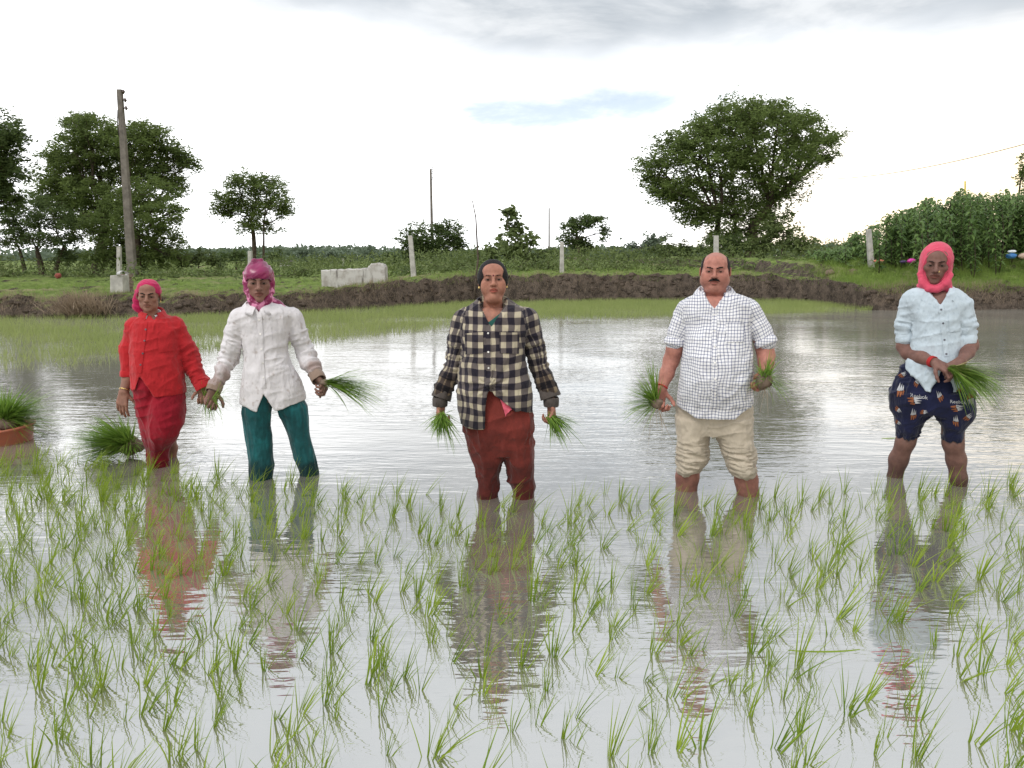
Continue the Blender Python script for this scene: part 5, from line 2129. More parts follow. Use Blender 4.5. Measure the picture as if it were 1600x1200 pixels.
for q in ([(727, 521), (755, 519), (755, 552), (728, 554)], [(780, 519), (811, 520), (810, 553), (781, 552)]):
    pv, pf = patch(b3, q, 8, 9, 0.004)
    if len(pf):
        PUV = np.stack([(pv[pf][..., 0] - p.base[0]) * 1.15 + 0.012, pv[pf][..., 2] + 0.02], -1)
        p.child('pocket', pv, pf, PLAID, None, PUV, sh)
DARKCUFF = cloth_material('mud_dark_plaid_cuff', (0.070, 0.058, 0.052), vary=0.4)
for a, s in ((aL, 1), (aR, 2)):
    d = a[2] - a[1]
    v, f = cuff(p, a[2] - d * 0.06, d + np.array([0, 0, -0.02]), 0.056, 0.050, 1.12, wob=0.45, seed=s + 4, n=30)
    p.child('cuff', v, f, DARKCUFF, parent=sh)
    v, f = cuff(p, a[2] + d * 0.28, np.array([d[0] * 0.3, 0, -1]), 0.046, 0.045, 0.98, wob=0.25, seed=s, n=26)
    p.child('cuff', v, f, DARKCUFF, parent=sh)
v, f = collar(p.J(770, 474, 0.02), 0.086, 0.086, 0.045, -0.004, 0.066, 0.045, 0.78, n=44, flare=0.028)
CU = np.stack([v[f][..., 0] * 1.2, v[f][..., 2] * 1.2 + v[f][..., 1] * 0.8], -1)
p.child('collar', v, f, PLAID, None, CU, sh)
# green blouse and pale border crossing the neckline
f_ = Field(p.J(740, 510, -0.2) - 0.02, p.J(800, 470, 0.1) + 0.02, 0.004)
f_.ell(p.J(772, 505, -0.015), (0.090, 0.106, 0.095))
cut_poly(f_, p, [(735, 460), (735, 520), (757, 506), (792, 480), (792, 460)], -0.4, 0.2)
v, f = f_.mesh()
p.child('blouse', v, f, cloth_material('dark_green_blouse', (0.018, 0.085, 0.070)))
HIP = [(590, 732, 808, 0.105, -0.02), (610, 727, 822, 0.120, -0.025), (640, 724, 832, 0.140, -0.025), (663, 726, 835, 0.148, -0.02), (690, 731, 835, 0.135, -0.01), (708, 737, 834, 0.11)]
LA = [(690, 731, 790, 0.125), (715, 739, 788, 0.110), (726, 743, 782, 0.095), (740, 744.5, 778.5, 0.082), (757, 745.5, 777, 0.072), (772, 746, 776, 0.066), (800, 747, 776, 0.065)]
LB = [(690, 782, 835, 0.125), (715, 786, 835, 0.110), (726, 791, 834.5, 0.095), (740, 795, 834, 0.084), (757, 799, 834, 0.075), (772, 803, 833, 0.068), (800, 804, 833, 0.066)]
V, F, N = leg_lofts(p, [LA, LB], HIP, k=0.008)
V = creases(V, N, 0.017, [(11, 11, 2.2, 0.10), (8, 8, 2.5, -0.25), (5, 5, 12, 0.3)], 15)
c = np.ones((len(V), 3))
wetl = np.clip((0.30 - V[:, 2]) / 0.12 + 1.2 * (fbm(V * 8, 3) - 0.5), 0, 1)
wetm = np.clip(((p.base[0] - 0.02) - V[:, 0]) / 0.10, 0, 1) * np.clip((0.55 - V[:, 2]) / 0.15, 0, 1) * np.clip((fbm(V * 6 + 3, 2) - 0.32) * 6, 0, 1)
c *= (1 - 0.50 * np.maximum(wetl, 0.75 * wetm))[:, None]
p.child('trousers', V, F, MAROON, c)
bt = tree_of(V, F)
v, f = patch(bt, [(777, 611), (792, 613), (799, 640), (790, 650)], 6, 12, 0.010)
v = v + vnormals(v, f) * 0.006 * np.sin(v[:, 2:3] * 160 + v[:, 0:1] * 90)
p.child('cloth_tail', v, f, cloth_material('pink_cloth', (0.62, 0.11, 0.16)))
for s, (hx, hy) in ((-1, (689, 633)), (1, (861, 631))):
    w_ = p.J(hx, hy, -0.02)
    el = aL[1] if s < 0 else aR[1]
    p.limb([p.J(742 if s < 0 else 802, 498), aL[0] if s < 0 else aR[0], el, aL[2] if s < 0 else aR[2], w_], [0.04, 0.038, 0.034, 0.032, 0.026], 0.0038, tint=muddy(0.15),
           hand=hand_prims(w_, (s * 0.05, -0.25, -1), (-s * 0.9, -0.5, 0.1), -s, (0.85, 1.15, 0.7), 0.92))
core(p, T3, chest=(p.J(770, 505, -0.01), (0.085, 0.096, 0.10)))
# hair drawn back from a middle parting
f = Field((-0.12, -0.13, -0.12), (0.12, 0.15, 0.14), 0.0034)
f.ell((0, 0.016, 0.035), (0.0835, 0.101, 0.089))
for s in (-1, 1):
    f.ell((s * 0.067, -0.008, 0.008), (0.020, 0.050, 0.046), 0.02)
f.ell((0, 0.105, -0.02), (0.05, 0.04, 0.045), 0.03)
f.chain([(0.03, 0.09, -0.05), (0.055, 0.075, -0.115)], [0.03, 0.022], 0.03)
f.ell((0.002, -0.105, -0.004), (0.043, 0.083, 0.071), 0.006, True)
f.ell((0, -0.105, -0.030), (0.057, 0.086, 0.064), 0.01, True)
cut_half(f, lambda X, Y, Z: Z - (-0.028 - 0.25 * (Y - 0.0)) + X * 0)
f.chain([(0.004, -0.10, 0.09), (0.004, -0.03, 0.121), (0.002, 0.06, 0.118)], [0.002, 0.002, 0.002], 0.003, True)
V, F = f.mesh()
N = vnormals(V, F)
V = V + N * (0.0022 * (fbm(np.stack([V[:, 0] * 20, V[:, 1] * 22, V[:, 2] * 130], -1), 2) - 0.5))[:, None]
p.child('hair', p.hw(V), F, HAIR)
v = p.on_skin(np.array([[math.cos(t) * 0.0045, -0.1, 0.026 + math.sin(t) * 0.005] for t in np.linspace(0, 2 * math.pi, 10)[:-1]]), 0.0018)
p.child('bindi', p.hw(v), [list(range(9))], RED_THREAD if False else plain('bindi', (0.10, 0.004, 0.012), 0.5), None, None)
for q in (-1, 1):
    v, f = ring_band(p.hw([q * 0.079, 0.004, -0.036]), (q * 0.3, -1, 0), 0.0035, 0.003, n=10)
    p.child('earring', v, f, METAL)
P3 = p
p.finish()

# ======================= man in the checked shirt =======================
p = Person('person', 'heavy man with moustache in white checked shirt and rolled beige trousers', 1120, 768, (0.420, 0.190, 0.150))
CHECK = grid_cloth('fine_check_shirting', (0.78, 0.77, 0.78), (0.07, 0.075, 0.16), 0.0180, 0.26, 0.08, (0.33, 0.34, 0.42))
BEIGE = cloth_material('beige_trousers', (0.50, 0.43, 0.34), 0.85, vary=0.10)
ho = dict(w=1.07, jaw=1.10, fat=1.0, squint=0.7, smile=-0.2, brow_w=1.0, brow_tilt=0.0004, nose=1.05, mouth=1.02, stubble=0.25, lip=(0.70, 0.48, 0.46))
p.head(1117.5, 394.5, 454, 1117, 475, ho, yaw=-0.02, pitch=0.04)
T4 = [(453, 1096, 1141, 0.085, 0.03), (459, 1086, 1155, 0.095, 0.01), (466, 1070, 1172, 0.108), (474, 1060, 1182, 0.118), (485, 1058, 1184, 0.126), (506, 1068, 1175, 0.140, -0.01), (534, 1068, 1175, 0.158, -0.03), (561, 1066, 1176, 0.175, -0.05), (588, 1062, 1177, 0.180, -0.055), (610, 1058, 1177, 0.170, -0.045), (629, 1056.5, 1176, 0.155, -0.03), (644, 1057, 1176, 0.15, -0.03)]
aL = [p.J(1072, 486), p.J(1059, 520, 0.0), p.J(1055, 534, -0.01)]
aR = [p.J(1170, 486), p.J(1189, 518, 0.0), p.J(1196, 534, -0.01)]


def carve4(f):
    # curved shirt tails
    cut_poly(f, p, [(1040, 624), (1057, 624), (1075, 635), (1095, 641), (1095, 670), (1040, 670)], -0.5, 0.5)
    cut_poly(f, p, [(1190, 624), (1176, 625), (1165, 634), (1148, 641.5), (1148, 670), (1190, 670)], -0.5, 0.5)
    cut_poly(f, p, [(1098, 446), (1137, 446), (1133, 460), (1117, 480), (1102, 460)], -0.4, 0.075)


V, F, N = shirt_mesh(p, T4, [(aL, [0.066, 0.060, 0.056]), (aR, [0.066, 0.061, 0.058])], carve=carve4)
UV = cloth_uv(V, F, [('torso', 0.0, p.Y, 0.215, 0.012), ('arm', aL, [0.068, 0.06]), ('arm', aR, [0.068, 0.06])])
V = creases(V, N, 0.010, TORSO_FOLD, 21)
sh = p.child('shirt', V, F, CHECK, None, UV)
b4 = tree_of(V, F)
pv, pf = patch(b4, [(1112, 482), (1120, 482), (1121, 637), (1113, 637)], 3, 34, 0.0035)
PUV = np.stack([(pv[pf][..., 0] - p.base[0]) * 1.05, pv[pf][..., 2] + 0.006], -1)
p.child('placket', pv, pf, CHECK, None, PUV, sh)
for (x, y) in [(1116, 492), (1116.5, 517), (1117, 542), (1117, 567), (1117.5, 592), (1117.5, 615)]:
    r = disc_on(b4, x, y, 0.0055, 0.0045)
    if r:
        add('button', new_mesh('button', to_world(r[0]) - p.wb, [g[:3] if g[2] == g[3] else g for g in r[1]], False), BUTTON_W, sh)
pv, pf = patch(b4, [(1134, 504), (1162, 504), (1162, 534), (1134, 535)], 8, 9, 0.004)
PUV = np.stack([(pv[pf][..., 0] - p.base[0]) * 1.08 + 0.006, pv[pf][..., 2] + 0.009], -1)
p.child('pocket', pv, pf, CHECK, None, PUV, sh)
for a, s in ((aL, 1), (aR, 2)):
    d = a[2] - a[1]
    v, f = cuff(p, a[2] - d * 0.2, d, 0.0635, 0.034, 1.03, wob=0.12, seed=s, n=34)
    CU = np.stack([v[f][..., 0] * 1.2, v[f][..., 2] * 1.1], -1)
    p.child('sleeve_hem', v, f, CHECK, None, CU, sh)
v, f = collar(p.J(1117, 456, 0.02), 0.090, 0.092, 0.042, -0.006, 0.074, 0.046, 0.58, n=48, flare=0.030)
CU = np.stack([v[f][..., 0] * 1.15, v[f][..., 2] * 1.1 + v[f][..., 1] * 0.8], -1)
p.child('collar', v, f, CHECK, None, CU, sh)
HIP = [(612, 1059, 1175, 0.135), (630, 1056, 1176, 0.14), (650, 1056, 1176, 0.138), (666, 1057, 1176, 0.125), (674, 1058, 1176, 0.11)]
LA = [(650, 1056, 1114, 0.13), (670, 1057, 1111, 0.125), (694, 1059, 1106, 0.112), (705, 1058, 1106, 0.108), (712, 1057, 1106, 0.112), (716, 1059, 1103, 0.104), (724, 1056.5, 1098, 0.104), (730, 1058, 1095, 0.092), (735, 1061, 1093, 0.082)]
LB = [(650, 1112, 1176, 0.13), (670, 1114, 1176, 0.125), (680, 1117, 1176, 0.118), (697, 1127, 1178, 0.110), (709, 1131, 1179, 0.106), (714, 1134, 1181, 0.110), (720, 1136, 1178, 0.102), (728, 1138, 1181, 0.104), (734, 1142, 1179, 0.092), (740, 1147, 1178, 0.08)]
V, F, N = leg_lofts(p, [LA, LB], HIP, k=0.02)
low = np.clip((0.36 - V[:, 2]) / 0.10, 0, 1)
V = creases(V, N, 0.009, LEG_FOLD, 23)
rr = fbm(np.stack([V[:, 0] * 10, V[:, 1] * 10, V[:, 2] * 62 + 3 * V[:, 0]], -1), 2)
V = V + vnormals(V, F) * (0.014 * low * (1 - np.abs(2 * rr - 1) * 2.4))[:, None]
c = np.ones((len(V), 3)) * (1 - 0.10 * np.clip(low + (fbm(V * 14, 3) - 0.5), 0, 1))[:, None]
p.child('trousers', V, F, BEIGE, c)
wl_ = p.J(1033.5, 607, -0.06)
hL = hand_prims(wl_, (-0.15, -0.2, -1), (0.7, -0.8, 0.1), -1, (0.9, 1.15, 0.7), 1.08, thumb=1.0)
p.limb([p.J(1085, 488), p.J(1062, 520), p.J(1055, 545), p.J(1049, 563, 0.01), p.J(1042, 584, -0.02), wl_], [0.045, 0.048, 0.050, 0.046, 0.041, 0.030], 0.0035, 0.02, tint=muddy(-0.35), hand=hL)
wr_ = p.J(1196, 578, -0.08)
hR = hand_prims(wr_, (-0.05, -0.35, -1), (-0.7, -0.8, 0.1), 1, (0.9, 1.15, 0.7), 1.05)
p.limb([p.J(1155, 488), p.J(1186, 520), p.J(1194, 540), p.J(1197, 556, -0.01), p.J(1197, 567, -0.05), wr_], [0.045, 0.048, 0.050, 0.047, 0.042, 0.031], 0.0035, 0.02, tint=muddy(-0.35), hand=hR)
v, f = ring_band(p.J(1034.2, 604, -0.055), wl_ - p.J(1042, 584, -0.02), 0.034, 0.0042, 0.002)
p.child('wrist_thread', v, f, RED_THREAD)
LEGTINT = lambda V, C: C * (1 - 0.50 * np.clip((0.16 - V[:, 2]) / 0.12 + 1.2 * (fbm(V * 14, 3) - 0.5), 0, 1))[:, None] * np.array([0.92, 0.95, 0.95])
for pts, rad in (([p.J(1092, 632), p.J(1077, 725), p.J(1074, 745, 0.01), p.J(1072, 770, 0.0), p.J(1071, 830, 0.0)], [0.07, 0.060, 0.066, 0.060, 0.045]),
                 ([p.J(1140, 632), p.J(1163, 728), p.J(1166, 750, 0.01), p.J(1169, 772, 0.0), p.J(1172, 830, 0.0)], [0.07, 0.058, 0.064, 0.058, 0.045])):
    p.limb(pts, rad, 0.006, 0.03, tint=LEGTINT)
core(p, T4, chest=(p.J(1117, 485, -0.01), (0.095, 0.105, 0.10)))
f = Field((-0.12, -0.13, -0.13), (0.12, 0.14, 0.14), 0.0034)
f.ell((0, 0.016, 0.028), (0.0735 * 1.07 + 0.007, 0.099, 0.084))
f.ell((0, -0.045, 0.045), (0.0665, 0.150, 0.135), 0.01, True)
cut_half(f, lambda X, Y, Z: Z + 0.012 + 0.9 * np.minimum(Y - 0.0, 0.06) + X * 0)
cut_half(f, lambda X, Y, Z: (Y + 0.042) + X * 0 + Z * 0)
V, F = f.mesh()
N = vnormals(V, F)
V = V + N * (0.003 * (fbm(np.stack([V[:, 0] * 30, V[:, 1] * 90, V[:, 2] * 40], -1), 2) - 0.5))[:, None]
p.child('hair', p.hw(V), F, HAIR)
f = Field((-0.05, -0.14, -0.08), (0.05, -0.06, -0.02), 0.0016)
f.chain([(-0.032, -0.088, -0.0535), (-0.020, -0.0965, -0.0455), (-0.008, -0.1005, -0.0420), (0.008, -0.1005, -0.0420), (0.020, -0.0965, -0.0455), (0.032, -0.088, -0.0535)], [0.0022, 0.0052, 0.0056, 0.0056, 0.0052, 0.0022], 0.004)
V, F = f.mesh()
V = p.on_skin(V, 0.003)
p.child('moustache', p.hw(V), F, HAIR)
P4 = p
p.finish()

# ======================= person in the pink hood =======================
p = Person('person', 'person in pink hood-like headscarf, pale blue shirt and navy printed shorts, rightmost', 1447, 752, (0.185, 0.098, 0.080))
PALE = cloth_material('pale_blue_shirting', (0.50, 0.575, 0.63), 0.85, vary=0.08)
NAVY = cloth_material('navy_printed_cotton', (0.006, 0.008, 0.032), 0.8, vary=0.3)
PINK = cloth_material('coral_pink_cotton', (0.60, 0.075, 0.130), 0.85)
ho = dict(w=0.97, jaw=0.93, squint=0.95, smile=0.45, brow_w=0.75, ears=False, nose=1.08, lip=(0.85, 0.55, 0.52))
p.head(1462.5, 383, 442.5, 1466, 470, ho, yaw=0.03, pitch=0.14, roll=0.02)
T5 = [(447, 1443, 1487, 0.07, 0.02), (450.5, 1426, 1497, 0.085), (455, 1417, 1504, 0.092), (461, 1410, 1512, 0.096), (470, 1407, 1516, 0.100), (485, 1416, 1509, 0.106), (503, 1426, 1502, 0.112), (531, 1425, 1504, 0.114), (550, 1420, 1504, 0.116), (565, 1414, 1504, 0.118, -0.01), (590, 1410, 1507, 0.120, -0.02), (604, 1412, 1508, 0.122, -0.02)]
aL = [p.J(1421, 476), p.J(1415, 507, 0.02), p.J(1415, 528, 0.02)]
aR = [p.J(1505, 478), p.J(1511, 509, 0.02), p.J(1511, 530, 0.02)]


def carve5(f):
    cut_poly(f, p, [(1478, 561), (1455, 603), (1455, 625), (1488, 625), (1489, 603)], -0.4, 0.05)
    cut_poly(f, p, [(1395, 557), (1416, 557), (1437, 590), (1455, 604), (1455, 640), (1395, 640)], -0.4, 0.4)
    cut_poly(f, p, [(1505, 560), (1530, 560), (1530, 640), (1500, 640), (1505, 600)], -0.4, 0.4)
    cut_poly(f, p, [(1447, 440), (1486, 440), (1483, 455), (1469.5, 476), (1452, 455)], -0.4, 0.075)


V, F, N = shirt_mesh(p, T5, [(aL, [0.057, 0.053, 0.050]), (aR, [0.055, 0.052, 0.048])], carve=carve5)
V = creases(V, N, 0.011, TORSO_FOLD, 31)
for a, s in ((aL, 15), (aR, 16)):
    V = sleeve_fold(V, vnormals(V, F), a, 0.066, 0.009, 28, s, 0.03)
spot = np.clip((fbm(V * 120, 1) - 0.72) * 9, 0, 1)[:, None]
c = 1 - 0.16 * spot * np.array([1.0, 0.9, 0.8])
k = np.clip((0.60 - V[:, 2]) / 0.10, 0, 1)[:, None]
c = c * (1 - k) + c * np.array([1.06, 1.0, 0.98]) * k
sh = p.child('shirt', V, F, PALE, c)
fine_front(p, sh, V, F, PALE, [(1466, 476), (1474, 476), (1483, 557), (1475, 557)], [(1470.5, 484), (1473.5, 505), (1475.5, 531), (1478.5, 553)], [[(1482, 492), (1498, 491), (1500, 517), (1483, 519)]], BUTTON)
for a, s in ((aL, 1), (aR, 2)):
    d = a[2] - a[1]
    v, f = cuff(p, a[2] - d * 0.25, d, 0.056 if s == 1 else 0.053, 0.042, 1.05, wob=0.2, seed=s, n=30)
    p.child('rolled_cuff', v, f, PALE, parent=sh)
v, f = collar(p.J(1466, 454, 0.01), 0.080, 0.082, 0.028, -0.014, 0.054, 0.042, 0.62, n=44, flare=0.028)
p.child('collar', v, f, PALE, parent=sh)
HIP = [(556, 1420, 1498, 0.085), (566, 1413, 1502, 0.09), (585, 1403, 1512, 0.105), (599, 1394.5, 1519, 0.122), (620, 1390, 1526, 0.145), (632, 1391, 1526, 0.14), (639, 1392, 1526, 0.12)]
LA = [(610, 1391, 1464, 0.13), (633, 1391, 1461, 0.128), (654, 1397.5, 1447, 0.115), (667, 1400, 1440, 0.10), (673, 1402, 1437, 0.088), (681, 1403.5, 1434.5, 0.076)]
LB = [(610, 1460, 1526, 0.13), (633, 1461, 1526, 0.128), (650, 1464, 1523, 0.118), (660, 1466.5, 1515, 0.105), (669, 1469.5, 1508, 0.09), (684, 1473.5, 1506, 0.078)]
V, F, N = leg_lofts(p, [LA, LB], HIP, k=0.02)
V = creases(V, N, 0.015, LEG_FOLD, 33)
low = np.clip((0.34 - V[:, 2]) / 0.06, 0, 1)
rr = fbm(np.stack([V[:, 0] * 40, V[:, 1] * 40, V[:, 2] * 14], -1), 2)
V = V + vnormals(V, F) * (0.010 * low * (1 - np.abs(2 * rr - 1) * 2.4))[:, None]
tr = p.child('shorts', V, F, NAVY)
bt = tree_of(V, F)
# print on the shorts
PW = plain('white_print', (0.36, 0.36, 0.37), 0.8)
PO = plain('orange_print', (0.22, 0.075, 0.03), 0.8)


def print_poly(polys, mat, lift=0.003):
    Vv, Ff = [], []
    for poly in polys:
        W = lay_on(bt, poly, lift)
        if any(w is None for w in W):
            continue
        if np.ptp(np.array(W)[:, 1]) > 0.09:
            continue
        i = len(Vv)
        Vv += W
        Ff.append(list(range(i, i + len(poly))))
    if Ff:
        me = new_mesh('print', to_world(np.array(Vv)) - p.wb, Ff, False)
        add('print', me, mat, tr)


def streaks(cx, cy, L, ang, side=1):
    ca, sa = math.cos(ang), math.sin(ang)
    L *= 0.85

    def r(x, y):
        return (cx + ca * x - sa * y, cy + sa * x + ca * y)
    w, o = [], []
    for j, (x0, x1, yy, t) in enumerate([(-0.1, 0.55, -0.12, 0.11), (-0.05, 0.5, 0.04, 0.09), (0.0, 0.42, 0.18, 0.08)]):
        for q in range(3):
            a, b = x0 + (x1 - x0) * q / 3, x0 + (x1 - x0) * (q + 1) / 3
            ta, tb = t * (1 - q / 3), t * (1 - (q + 1) / 3)
            w.append([r(a * L, (yy - ta) * L * side), r(b * L, (yy - tb) * L * side), r(b * L, (yy + tb) * L * side), r(a * L, (yy + ta) * L * side)])
    for j, (x0, x1, yy, t) in enumerate([(-0.55, -0.12, -0.10, 0.10), (-0.5, -0.1, 0.10, 0.11), (-0.35, 0.0, 0.27, 0.06)]):
        for q in range(3):
            a, b = x0 + (x1 - x0) * q / 3, x0 + (x1 - x0) * (q + 1) / 3
            ta, tb = t * (0.35 + 0.65 * q / 3), t * (0.35 + 0.65 * (q + 1) / 3)
            o.append([r(a * L, (yy - ta) * L * side), r(b * L, (yy - tb) * L * side), r(b * L, (yy + tb) * L * side), r(a * L, (yy + ta) * L * side)])
    print_poly(w, PW)
    print_poly(o, PO)


def lettering(text, x0, y0, width, slope):
    cu = bpy.data.curves.new('print', 'FONT')
    cu.body = text
    cu.resolution_u = 3
    tmp = bpy.data.objects.new('print', cu)
    COL.objects.link(tmp)
    bpy.context.view_layer.update()
    me = tmp.to_mesh()
    co = np.array([v.co[:] for v in me.vertices])
    fs = [list(q.vertices) for q in me.polygons]
    tmp.to_mesh_clear()
    bpy.data.objects.remove(tmp)
    s = width / np.ptp(co[:, 0])
    pts = [(x0 + x * s, y0 - y * s + slope * x * s) for x, y, _ in co]
    W = lay_on(bt, pts, 0.0035)
    ok = [w is not None for w in W]
    fs = [q for q in fs if all(ok[i] for i in q)]
    Vv = np.array([w if w is not None else p.base for w in W])
    add('print', new_mesh('print', to_world(Vv) - p.wb, fs, False), PW, tr)


lettering('Reebok', 1422, 620, 27, 0.16)
lettering('Reebok', 1484.5, 630, 24, 0.05)
for (x, y, L, a, s) in [(1430, 625, 26, 0.05, 1), (1496, 637, 22, -0.05, 1), (1407, 609, 25, -1.35, 1), (1433, 598, 16, -1.2, -1), (1468, 619, 20, -1.9, 1), (1517, 624, 22, 1.5, 1),
                        (1427, 647, 20, -1.4, 1), (1494, 657, 20, -1.7, -1), (1404, 640, 14, 0.9, 1), (1404, 660, 12, 0.7, 1), (1411, 585, 16, -0.5, 1), (1444, 644, 14, -0.2, -1), (1512, 651, 18, -0.6, 1), (1500, 606, 16, -1.0, 1)]:
    streaks(x, y, L, a, s)
# forearms and hands round the bunch
wl_ = p.J(1461, 566.5, -0.17)
hL = hand_prims(wl_, (0.85, -0.35, -0.38), (0.1, 0.35, -0.9), -1, (0.75, 1.0, 0.65), 0.98, thumb=0.5)
p.limb([p.J(1435, 476), p.J(1413, 515, 0.02), p.J(1413, 541, 0.02), p.J(1420, 551, -0.01), p.J(1440, 559, -0.10), wl_], [0.035, 0.040, 0.044, 0.044, 0.038, 0.026], 0.0038, 0.02, hand=hL)
wr_ = p.J(1502, 564, -0.16)
hR = hand_prims(wr_, (-0.55, -0.5, -0.50), (-0.3, 0.5, -0.7), 1, (0.75, 1.0, 0.65), 0.96, thumb=0.5)
p.limb([p.J(1490, 476), p.J(1513, 515, 0.02), p.J(1516, 540, 0.02), p.J(1511, 551, -0.04), wr_], [0.035, 0.040, 0.043, 0.038, 0.026], 0.0038, 0.02, hand=hR)
for k_ in (0.0, 0.35, 0.7):
    q = p.J(1455 + 5 * k_, 564.5 + 1.6 * k_, -0.15 - 0.02 * k_)
    v, f = ring_band(q, wl_ - p.J(1440, 559, -0.10), 0.031, 0.0038)
    p.child('bangle', v, f, RED_THREAD)
for pts, rad in (([p.J(1440, 595), p.J(1420, 672, 0.0), p.J(1415, 690, -0.01), p.J(1404, 718, 0.02), p.J(1397, 750, 0.02), p.J(1392, 810, 0.02)], [0.06, 0.055, 0.054, 0.054, 0.043, 0.038]),
                 ([p.J(1475, 595), p.J(1489, 675, 0.0), p.J(1489, 692, -0.01), p.J(1494, 718, 0.02), p.J(1497.5, 748, 0.02), p.J(1500, 810, 0.02)], [0.06, 0.056, 0.056, 0.053, 0.046, 0.040])):
    p.limb(pts, rad, 0.006, 0.03, tint=LEGTINT)
core(p, T5, chest=(p.J(1466, 478, -0.005), (0.08, 0.088, 0.10)))
# hair under the hood
f = Field((-0.11, -0.12, -0.02), (0.11, 0.10, 0.14), 0.003)
f.ell((0, 0.014, 0.033), (0.078, 0.096, 0.084))
f.ell((0, -0.10, -0.010), (0.058, 0.072, 0.080), 0.006, True)
V, F = f.mesh()
p.child('hair', p.hw(V), F, HAIR)
f = scarf_field()
f.ell((0, 0.020, 0.024), (0.088, 0.108, 0.104))
f.ell((0, 0.022, -0.055), (0.087, 0.090, 0.095), 0.03)
f.ell((0, 0.0, -0.132), (0.088, 0.078, 0.030), 0.02)
f.chain([(-0.078, -0.025, -0.06), (-0.060, -0.055, -0.105), (-0.02, -0.075, -0.136), (0.02, -0.076, -0.134), (0.060, -0.055, -0.105), (0.080, -0.025, -0.06)], [0.014, 0.016, 0.018, 0.018, 0.016, 0.014], 0.02)
f.chain([(0.062, 0.0, -0.10), (0.080, -0.02, -0.150)], [0.026, 0.022], 0.02)
f.ell((0.0, -0.105, -0.014), (0.0565, 0.105, 0.097), 0.012, True)
V, F = f.mesh()
N = vnormals(V, F)
ctr = np.stack([V[:, 0] * 16, V[:, 1] * 34 + V[:, 2] * 12, V[:, 2] * 26 + np.abs(V[:, 0]) * 20], -1)
V = V + N * (0.0024 * (1 - np.abs(2 * fbm(ctr, 2) - 1) * 2.2))[:, None]
hs = p.child('headscarf', p.hw(V), F, PINK)
bs = BVHTree.FromPolygons([tuple(q) for q in V], [tuple(map(int, q)) for q in F])
pts = []
for t in np.linspace(0, 2 * math.pi, 40):
    d_ = np.array([0.0655 * math.cos(t), 0, -0.012 + 0.102 * math.sin(t)])
    hit = bs.ray_cast(Vector((d_[0], -0.3, d_[2])), Vector((0, 1, 0)))
    if hit[0] is not None:
        pts.append(np.array(hit[0]) + [0, -0.001, 0])
v, f = tube(np.array(pts), np.full(len(pts), 0.0042), 6)
p.child('hem', p.hw(v), f, PINK, parent=hs)
v, f = ring_band(p.hw([0.0165, -0.1065, -0.027]), (0.4, -1, 0), 0.0034, 0.0022, n=10)
p.child('nose_stud', v, f, METAL)
P5 = p
p.finish()


# ------------------------------------------------------------------ bunches of seedlings in the hands
YEL = leaf_material('pale_seedling_stalk', (0.28, 0.30, 0.08), (0.55, 0.50, 0.22), 0.3, 0.5, 20)
bunch('seedling_bunch', 'small wilted bunch of seedlings between the clasped hands of the red and white shirts', P1.Jw(321, 621, -0.13),
      [(26, (0.3, -0.2, 1), 0.35, 0.13, 0.004, 0.3, 0.2), (30, (0.3, -0.3, -1), 0.35, 0.16, 0.004, 0.2, 0.1)], seed=2, roots=(20, 0.10, (0.1, 0, -1)))
bunch('seedling_bunch', 'thin seedlings trailing from the right hand of the person in white shirt', P2.Jw(333, 622, -0.14),
      [(22, (0.9, -0.1, 0.45), 0.28, 0.15, 0.004, 0.3, 0.1), (14, (0.2, -0.1, -1), 0.25, 0.15, 0.0035, 0.1, 0.1)], seed=3)
bunch('seedling_bunch', 'flat fan of green seedlings held out by the person in white shirt', P2.Jw(508, 597, -0.20),
      [(200, (1, -0.05, 0.02), 0.16, 0.33, 0.0065, 0.22, 0.10), (70, (1, -0.1, -0.35), 0.14, 0.31, 0.006, 0.2, 0.1), (30, (1, 0, 0.2), 0.12, 0.27, 0.006, 0.1, 0.0)], mud=(0.03, 0.022, 0.02), seed=4, roots=(16, 0.08, (-0.6, 0, -0.7)))
bunch('seedling_bunch', 'dense dark ball of seedlings hanging from the plaid shirt woman\'s hand on the left', P3.Jw(690, 648, -0.10),
      [(170, (0, -0.3, -1), 0.50, 0.11, 0.0065, 0.25, 0.15), (90, (0.0, -0.8, -0.5), 0.5, 0.085, 0.0065, 0.4, 0.2), (26, (0.35, 0, -1), 0.2, 0.21, 0.0045, 0.1, 0.1)], seed=5)
bunch('seedling_bunch', 'small bunch of seedlings pointing away from the plaid shirt woman\'s hand on the right', P3.Jw(859, 650, -0.10),
      [(120, (0.75, -0.2, -0.75), 0.24, 0.15, 0.0062, 0.2, 0.1), (30, (1, -0.1, -0.15), 0.14, 0.18, 0.0055, 0.2, 0.1), (20, (0.2, -0.2, -1), 0.2, 0.14, 0.005, 0.1, 0.1)], seed=6)
bunch('seedling_bunch', 'spiky bunch with hanging roots in the moustached man\'s hand on the left', P4.Jw(1026, 629, -0.13),
      [(110, (-0.75, -0.2, 0.75), 0.34, 0.21, 0.0062, 0.1, 0.05), (50, (-1, -0.1, 0.05), 0.2, 0.20, 0.006, 0.2, 0.1), (34, (-0.2, -0.1, 1), 0.18, 0.27, 0.0055, 0.0, 0.05), (18, (-0.7, 0, -0.6), 0.2, 0.18, 0.005, 0.1, 0.1)],
      mud=(0.042, 0.034, 0.034), seed=7, roots=(22, 0.30, (0.12, 0, -1)))
